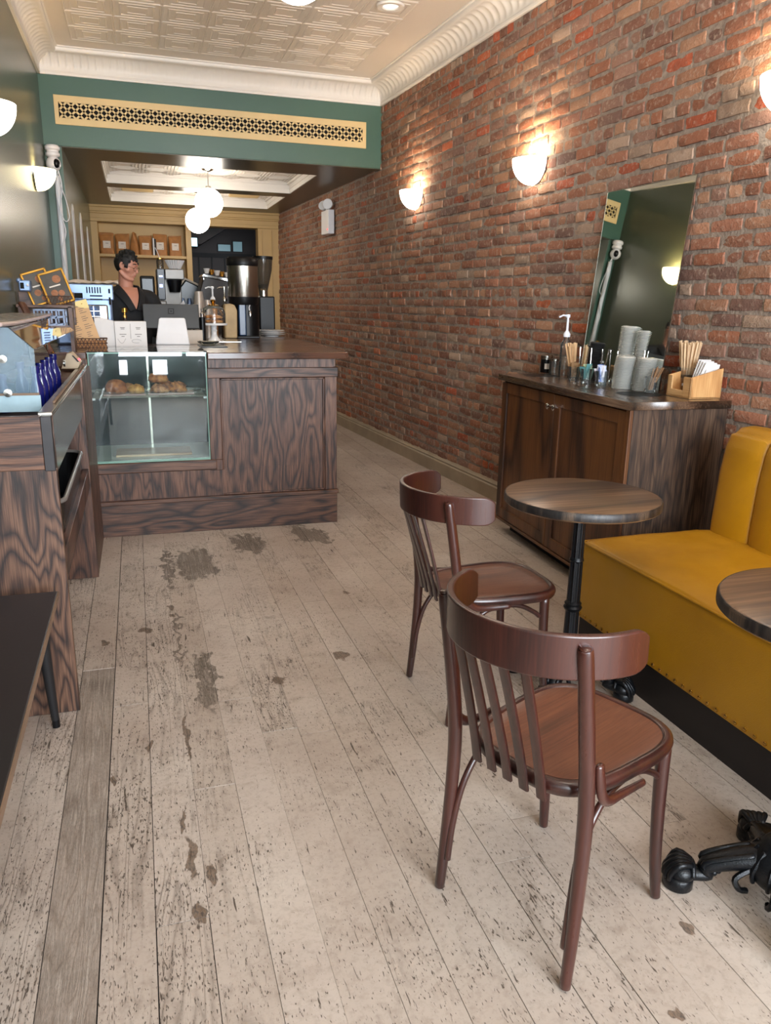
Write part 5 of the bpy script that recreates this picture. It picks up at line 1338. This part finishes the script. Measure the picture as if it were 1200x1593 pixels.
# ---------------------------------------------------------------- bentwood chairs
def chair(label, x, y, rz):
    t = thing('bentwood_chair', label, 'chair', (x, y, 0), rz, 'bentwood chairs at the round tables')
    C_ = M['chair']
    def outline(k, off=0, n=72):
        a = 2*PI*k/n; ex = 2/3.4
        cx = math.copysign(abs(math.cos(a))**ex, math.cos(a)); sy = math.copysign(abs(math.sin(a))**ex, math.sin(a))
        X = .035+(.222+off)*cx; wy = (.172+.03*(cx+1)/2+off)
        return X, wy*sy
    n = 72
    def ringmesh(b, offs, z):
        pass
    fr = MB(); prof = [(-.030, .432), (-.004, .430), (.0, .436), (.003, .448), (.001, .458), (-.005, .464), (-.012, .466), (-.018, .464), (-.021, .460)]
    vs = []; 
    for off, z in prof:
        for k in range(n): X, Y = outline(k, off, n); vs.append((X, Y, z))
    m = len(prof)
    fr.add(vs, [(i*n+k, i*n+(k+1) % n, ((i+1) % m)*n+(k+1) % n, ((i+1) % m)*n+k) for i in range(m) for k in range(n)])
    fr.build('seat_frame', C_, t, smooth=50)
    st = MB(); vs = []; offs = [-.0205, -.024, -.06, -.11, -.16]; zs = [.4605, .461, .4585, .455, .4535]
    for off, z in zip(offs, zs):
        for k in range(n): X, Y = outline(k, off, n); vs.append((X, Y, z))
    fs = [(i*n+k, i*n+(k+1) % n, (i+1)*n+(k+1) % n, (i+1)*n+k) for i in range(4) for k in range(n)]+[tuple(range(4*n, 5*n))]
    vs += [(x_, y_, .440) for x_, y_, _ in vs[:n]]; fs.append(tuple(range(5*n, 6*n))); fs += [(k, (k+1) % n, 5*n+(k+1) % n, 5*n+k) for k in range(n)]
    st.add(vs, fs); st.build('seat', M['seatw'], t, smooth=50)
    for s_ in (-1, 1):
        MB().tube([(-.197, .197*s_, .006), (-.183, .195*s_, .15), (-.172, .192*s_, .32), (-.172, .190*s_, .46), (-.192, .189*s_, .62), (-.222, .190*s_, .80), (-.226, .190*s_, .822)],
                  [.0125, .0150, .0165, .0175, .0172, .0165, .012], seg=16, sm=6).build('back_post', C_, t, smooth=60)
        MB().tube([(.205, .178*s_, .006), (.192, .172*s_, .12), (.182, .168*s_, .28), (.178, .166*s_, .435)], [.0125, .0145, .0165, .018], seg=16, sm=6).build('leg', C_, t, smooth=60)
        MB().tube([(-.190, .180*s_, .095), (-.178, .178*s_, .20), (-.150, .172*s_, .31), (-.085, .168*s_, .395), (-.01, .166*s_, .424), (.075, .166*s_, .418), (.135, .166*s_, .388), (.160, .166*s_, .368)],
                  [.0085]*8, seg=12, sm=6).build('arched_brace', C_, t, smooth=60)
        MB().tube([(-.158, .205*s_, .548), (-.156, .207*s_, .52), (-.146, .209*s_, .475), (-.115, .207*s_, .447), (-.06, .206*s_, .440), (.01, .213*s_, .441)],
                  [.010, .0115, .0115, .011, .010, .008], seg=12, sm=6, flat=(.8, 1.15)).build('hip_bracket', C_, t, smooth=60)
    # curved top rail
    rl = MB(); Rr = .255
    def rail(u, side, v):
        a = R(-88)+R(176)*u             # plan arc, opening forwards
        cxx = -.068
        xx = cxx-.236*math.cos(a)
        yy = .231*math.sin(a)
        nx, ny = -math.cos(a)/.236, math.sin(a)/.231; L = math.hypot(nx, ny); nx /= L; ny /= L
        e = min(u, 1-u)*176/10
        hh = .048*(1 if e > 1 else math.sqrt(max(0, 1-(1-e)**2*.65)))
        z = .795+hh*(2*v-1)+.004*math.cos(a)
        lean = -.04*(z-.795)
        xx += lean
        return (xx+nx*.008*side, yy+ny*.008*side, z)
    nu, nv = 64, 6
    vs = [rail(i/nu, 1, j/nv) for i in range(nu+1) for j in range(nv+1)]+[rail(i/nu, -1, j/nv) for i in range(nu+1) for j in range(nv+1)]
    N = (nu+1)*(nv+1); q = lambda i, j, s_: s_*N+i*(nv+1)+j
    fs = [(q(i, j, s_), q(i+1, j, s_), q(i+1, j+1, s_), q(i, j+1, s_)) for s_ in (0, 1) for i in range(nu) for j in range(nv)]
    for i in range(nu): fs += [(q(i, 0, 0), q(i+1, 0, 0), q(i+1, 0, 1), q(i, 0, 1)), (q(i, nv, 0), q(i+1, nv, 0), q(i+1, nv, 1), q(i, nv, 1))]
    for j in range(nv): fs += [(q(0, j, 0), q(0, j+1, 0), q(0, j+1, 1), q(0, j, 1)), (q(nu, j, 0), q(nu, j+1, 0), q(nu, j+1, 1), q(nu, j, 1))]
    rl.add(vs, fs); rl.build('top_rail', C_, t, bevel=.004, seg=3)
    for k in range(5):
        y_ = -.092+.046*k
        a = math.asin(y_*1.02/.231); xt = -.068-.236*math.cos(a)+.004
        xb = -.192 if abs(y_) < .08 else -.190
        sp = []
        for q in range(7):
            k_ = q/6; sp.append((xb-.004+(xt+.004-xb)*(k_**1.15), y_*(1.02-.02*k_), .425+.335*k_))
        MB().tube(sp, [.0128]*7, seg=12, flat=(1.0, .34, .5), up=(1, 0, 0), rnd=False).build('slat', C_, t, smooth=50)
chair('bentwood chair in the foreground, its back towards the camera', .912, 1.425, R(23))
chair('bentwood chair behind the foreground one, facing the small round table', 1.163, 2.455, R(1.5))

# ---------------------------------------------------------------- yellow banquette
def sofa():
    t = thing('yellow_bench', 'mustard leather banquette with channelled back along the brick wall', 'bench', (0, 0, 0))
    X0, X1, Y0, Y1 = 1.752, 2.45, .15, 2.722
    MB().bb(1.764, 2.66, Y0+.02, Y1-.02, 0, .19).build('plinth', plain('dark_plinth', '#150d0b', .6, var=.2, sc=5), t)
    def seat(u, v):   # section across x: from bottom front up, over the top to the back
        y = Y0+(Y1-Y0)*v; e = min(1, min(v, 1-v)*(Y1-Y0)/.022)
        pts = [(X0+.003, .158), (X0+.001, .25), (X0-.001, .36), (X0+.001, .457), (X0+.005, .483), (X0+.018, .495), (X0+.05, .500), (X0+.3, .507), (X0+.6, .501), (X1, .494)]
        f = u*(len(pts)-1); i = min(int(f), len(pts)-2); f -= i
        x = pts[i][0]*(1-f)+pts[i+1][0]*f; z = pts[i][1]*(1-f)+pts[i+1][1]*f
        s_ = math.sqrt(max(0, 1-(1-e)**2))
        zc = z-(1-s_)*.018*(1 if z > .2 else 0)
        if z > .44: zc += .004*noise.noise(Vector((x*4, y*4, 0)))*s_
        return (x, y, zc)
    b = MB(); b.grid(seat, 54, 120)
    sec = [(X0+.004, .158), (X0+.002, .25), (X0+.0, .36), (X0+.002, .457), (X0+.007, .47), (X0+.022, .48), (X1, .48), (X1, .158)]
    b.prism(sec, 'y', Y0, Y1)
    b.build('seat_cushion', M['leather'], t, smooth=60, recalc=False)
    MB().tube([(X0+.003, Y0, .489), (X0+.003, Y1-.006, .489)], .0052, seg=10).build('seam_piping', M['leather'], t)
    MB().tube([(X0+.006, Y1-.001, .489), (X1-.1, Y1-.001, .493)], .0038, seg=10).build('seam_piping', M['leather'], t)
    # channelled back
    def back(u, v):
        y = Y0+(Y1+.0-Y0)*v; P_ = .245; ph = ((Y1-y) % P_)/P_
        bl = (math.sin(PI*ph))**.3*.038
        e = min(1, (1-v)*(Y1-Y0)/.05); s_ = math.sqrt(max(0, 1-(1-e)**2))
        sec = [(0, .40), (0.0, .55), (.01, .75), (.026, .88), (.045, .935), (.08, .962), (.12, .966), (.17, .955), (.20, .93), (.205, .4)]
        f = u*(len(sec)-1); i = min(int(f), len(sec)-2); f -= i
        x = sec[i][0]*(1-f)+sec[i+1][0]*f; z = sec[i][1]*(1-f)+sec[i+1][1]*f
        k = max(0, 1-u*1.5) if u > .45 else 1
        x += 2.415-bl*k+(1-s_)*.04*k
        if z > .85: z -= (1-s_)*.03; z += (bl-.03)*.5*(1 if .4 < u < .85 else .4)
        xw_ = 2.87-.0569*y-.022
        return (min(x, xw_), y, z)
    b = MB(); b.grid(back, 54, 640)
    capv = [back(i/54, 1) for i in range(55)]
    b.add(capv, [tuple(range(55))])
    b.build('backrest', M['leather'], t, smooth=70, recalc=False)
    nn = 62; first = None
    for i in range(nn):
        y = Y1-.035-i*.0425
        if first is None:
            first = MB().sph((0, 0, 0), .0075, .6, 1, 1, 10, 6).build('nail_head', M['brass'], t, loc=(X0+.001, y, .172)); 
        else:
            o = first.copy(); COL.objects.link(o); o.location = (X0+.001, y, .172)
sofa()

# ---------------------------------------------------------------- barista
def remesh(o, vx, smooth=6, fac=.6):
    r = o.modifiers.new('remesh', 'REMESH'); r.mode = 'VOXEL'; r.voxel_size = vx; r.use_smooth_shade = True
    s_ = o.modifiers.new('smooth', 'SMOOTH'); s_.iterations = smooth; s_.factor = fac
def person():
    t = thing('person', 'person with black hair and glasses in a black collared shirt looking down behind the counter', 'person', (-.055, 6.09, 0), 0)
    # torso faces (+x,-y); head turned further to the right
    t.scale = (.99, .99, .99)
    tf = R(-66)      # torso facing direction angle from +x
    F_ = Vector((math.cos(tf), math.sin(tf), 0)); Lf = Vector((-F_.y, F_.x, 0))      # forward, person's left
    def P(f, l, z): v = F_*f+Lf*l; return (v.x, v.y, z)
    b = MB()
    b.tube([P(0, 0, .92), P(.0, 0, 1.05), P(.01, 0, 1.2), P(.01, 0, 1.35), P(-.005, 0, 1.46), P(-.01, 0, 1.53)], [.145, .135, .145, .155, .14, .08], seg=20, sm=3, flat=(1.0, .68), up=F_)
    b.tube([P(-.02, 0, 1.47), P(-.01, 0, 1.53), P(.005, .0, 1.58), P(.015, 0, 1.66)], [.085, .058, .051, .050], seg=16, sm=3)
    for s_ in (-1, 1):
        b.tube([P(0, s_*.085, .95), P(.0, s_*.10, .72), P(.01, s_*.10, .48), P(-.01, s_*.10, .25), P(-.02, s_*.10, .09)], [.095, .082, .057, .055, .038], seg=14, sm=3)
        b.tube([P(-.05, s_*.10, .04), P(.05, s_*.11, .045), P(.16, s_*.12, .03)], [.038, .042, .03], seg=10, sm=2)
    shL, elL, haL = P(-.01, .19, 1.455), P(.02, .245, 1.19), P(.14, .19, 1.20)
    shR, elR, haR = P(-.01, -.19, 1.455), P(-.03, -.25, 1.19), P(.13, -.17, 1.20)
    for s_, (a_, e_, h_) in ((1, (shL, elL, haL)), (-1, (shR, elR, haR))):
        b.tube([P(0, s_*.08, 1.47), a_, tuple((Vector(a_)+Vector(e_))/2), e_, tuple((Vector(e_)*.5+Vector(h_)*.5)), h_], [.06, .058, .048, .042, .038, .026], seg=14, sm=3)
        hv = Vector(h_); d = (hv-Vector(e_)).normalized(); side = d.cross(Vector((0, 0, 1))).normalized()
        b.tube([hv, hv+d*.05, hv+d*.085], [.028, .036, .034], seg=12, flat=(1.15, .55), sm=2)
        for k, ln in enumerate((.068, .078, .073, .058)):
            o_ = side*(-.03+.02*k); st_ = hv+d*.08+o_
            b.tube([st_, st_+d*ln*.5+Vector((0, 0, -.004)), st_+d*ln+Vector((0, 0, -.022))], [.0105, .0095, .0078], seg=8, sm=2)
        th = hv+d*.03-side*.03*s_
        b.tube([th, th+d*.03-side*.022*s_+Vector((0, 0, -.006)), th+d*.058-side*.026*s_+Vector((0, 0, -.014))], [.013, .011, .009], seg=8, sm=2)
    # head
    hf = R(-24); tilt = R(17)
    Hm = Matrix.Translation(Vector(P(.035, 0, 1.705))) @ Matrix.Rotation(hf, 4, 'Z') @ Matrix.Rotation(tilt, 4, 'Y') @ Matrix.Scale(.80, 4)
    def headfn(p):
        x, y, z = p      # x forward
        X, Y, Z = x*.098, y*.076, z*.118
        if z < 0:
            X = X*(1-.10*(-z)) + .012*(-z); Y *= 1-.30*(-z)**1.3
        if x > .3 and z < -.55: X += .012
        if x < 0: X *= 1.04
        if x > 0.6: X -= .010*(x-.6)
        if z < -.2 and x < .1: X += .03*(-z-.2); 
        return Vector((X, Y, Z))
    b.sph((0, 0, 0), 1, seg=40, rings=28, M=Hm, fn=headfn)
    b.tube([(.088, 0, .022), (.100, 0, -.004), (.112, 0, -.026), (.098, 0, -.036)], [.009, .011, .014, .010], seg=10, sm=2, M=Hm)
    b.tube([(.088, -.03, .033), (.096, 0, .030), (.088, .03, .033)], [.009, .008, .009], seg=8, sm=2, M=Hm)
    b.tube([(.090, -.02, -.058), (.101, 0, -.054), (.090, .02, -.058)], [.005, .0075, .005], seg=8, sm=2, M=Hm)
    b.tube([(.086, -.018, -.069), (.098, 0, -.068), (.086, .018, -.069)], [.005, .0085, .005], seg=8, sm=2, M=Hm)
    b.sph((.078, 0, -.100), .022, 1, 1.1, .8, 14, 10, M=Hm)
    for s_ in (-1, 1):
        b.tube([(.0, s_*.074, .018), (-.014, s_*.086, .020), (-.020, s_*.088, -.002), (-.010, s_*.082, -.026), (.0, s_*.074, -.030)], [.007, .008, .008, .007, .006], seg=8, sm=3, M=Hm)
        b.tube([(.03, s_*.06, -.03), (.055, s_*.05, -.022)], [.02, .02], seg=10, M=Hm)
        b.tube([(-.02, s_*.055, -.055), (.03, s_*.045, -.092), (.07, s_*.02, -.104)], [.02, .018, .014], seg=10, sm=2, M=Hm)
    bo = b.build('body', M['skin'], t, smooth=180); remesh(bo, .0055, 3, .5)
    # eyes, lips, brows
    for s_ in (-1, 1):
        MB().sph((.080, s_*.030, .008), .0125, seg=14, rings=10, M=Hm).build('eyelid', M['skin'], t)
        MB().sph((.0845, s_*.031, .003), .009, .7, 1.2, .6, 12, 8, M=Hm).build('eye', M['black'], t)
        MB().tube([(.092, s_*.012, .036), (.094, s_*.030, .041), (.080, s_*.052, .036)], [.004, .005, .003], seg=8, sm=3, M=Hm).build('eyebrow', M['hair'], t)
    MB().tube([(.093, -.018, -.062), (.1045, 0, -.0615), (.093, .018, -.062)], [.002, .004, .002], seg=8, sm=3, M=Hm).build('lips', plain('lips', '#8c4a44', .5), t)
    # stubble-dark jaw is part of the skin; hair cap
    h = MB()
    def hairfn(p):
        q = headfn(p); k = 1.10+.045*noise.noise(Vector((p.x*5, p.y*5, p.z*5)))
        return Vector((q.x*k-.004, q.y*k, q.z*k+.006))
    h.sph((0, 0, 0), 1, seg=64, rings=44, M=Hm, fn=hairfn)
    # keep only the scalp: drop faces low and in front
    import bmesh
    inv = Hm.inverted(); keep = []
    for f in h.f:
        c = inv @ (sum((Vector(h.v[i]) for i in f), Vector())/len(f))
        x, y, z = c
        side = abs(y) > .05
        lim = .066+.012*noise.noise(Vector((y*60, 0, 0))) if x > .058 else (.030 if x > .02 else (.012 if x > -.015 else -.062))
        if side and .02 < x < .05 and z > -.02: lim = -.015
        if z > lim: keep.append(f)
    h.f = keep
    ho = h.build('hair', M['hair'], t, smooth=180); so_ = ho.modifiers.new('solid', 'SOLIDIFY'); so_.thickness = .012; so_.offset = -1
    tf_ = MB(); rn = random.Random(5)
    for k in range(70):
        a = rn.uniform(-PI, PI); el = rn.uniform(.25, 1.4)
        p = Vector((math.cos(a)*math.cos(el), math.sin(a)*math.cos(el), math.sin(el))); q = hairfn(p)
        if q.x > .075 and q.z < .06: continue
        tg = Vector((-p.y, p.x, 0))*rn.uniform(-1, 1)*.02+Vector((.012, 0, 0))
        tf_.tube([q*.97, q*1.05+tg*.5, q*1.06+tg], [.010, .009, .003], seg=6, sm=2, M=Hm)
    tf_.build('hair_tufts', M['hair'], t, smooth=180)
    # glasses
    g = MB()
    for s_ in (-1, 1):
        g.tube([(.106-.006*abs(math.cos(a)), s_*.032+.023*math.cos(a), -.002+.018*math.sin(a)) for a in [2*PI*k/20 for k in range(21)]], .0018, seg=6, M=Hm, rnd=False)
        g.tube([(.102, s_*.055, .006), (.05, s_*.083, .010), (-.005, s_*.086, .012)], .0018, seg=6, M=Hm)
    g.tube([(.108, -.010, .002), (.111, 0, .005), (.108, .010, .002)], .0018, seg=6, M=Hm)
    g.build('glasses', plain('dark_gold_frames', '#5a3d2a', .3, metal=.6), t)
    # shirt
    s = MB()
    s.tube([P(0, 0, .93), P(.0, 0, 1.05), P(.01, 0, 1.2), P(.012, 0, 1.35), P(-.005, 0, 1.46), P(-.018, 0, 1.515), P(-.022, 0, 1.545)], [.165, .158, .170, .180, .165, .125, .085], seg=28, sm=3, flat=(1.0, .70), up=F_)
    for s_, (a_, e_, h_) in ((1, (shL, elL, haL)), (-1, (shR, elR, haR))):
        s.tube([P(-.015, s_*.05, 1.50), P(-.012, s_*.12, 1.478), a_, tuple((Vector(a_)+Vector(e_))/2), tuple(Vector(a_)*.1+Vector(e_)*.9)], [.066, .070, .074, .067, .062], seg=18, sm=3)
    so = s.build('shirt', M['shirt'], t, smooth=180); remesh(so, .008, 4, .5)
    # neck opening: skin-coloured V over the shirt front, with a collar either side
    v_ = MB()
    v_.grid(lambda u, w: P(.158-.100*w**2.4-.02*abs(u-.5)*w, (u-.5)*.13*w, 1.40+.155*w), 10, 12)
    v_.build('open_neck_skin', M['skin'], t)
    for s_ in (-1, 1):
        c = MB()
        def cf(u, w):     # u along the opening and round the neck, w outwards
            k = min(u/.6, 1); q = max(0, (u-.6)/.4)
            f = .164-.105*k**2.4-.125*q; l = (.004+.066*k)*(1-q*.55) + (.040+.01*k)*w*(1-.4*q)
            return P(f-.012*w, s_*l, 1.395+.170*k+.015*q-(.012+.035*k)*w)
        c.grid(cf, 22, 6)
        co = c.build('collar', M['shirt'], t); so_ = co.modifiers.new('solid', 'SOLIDIFY'); so_.thickness = .007; so_.offset = 0
    tr = MB()
    tr.tube([P(0, 0, .86), P(0, 0, .98)], [.16, .16], seg=20, flat=(1, .72), up=F_)
    for s_ in (-1, 1): tr.tube([P(0, s_*.085, .93), P(.0, s_*.10, .72), P(.01, s_*.10, .48), P(-.01, s_*.10, .12)], [.105, .095, .075, .07], seg=16, sm=3)
    to = tr.build('trousers', M['jeans'], t, smooth=180); remesh(to, .012, 3)
person()
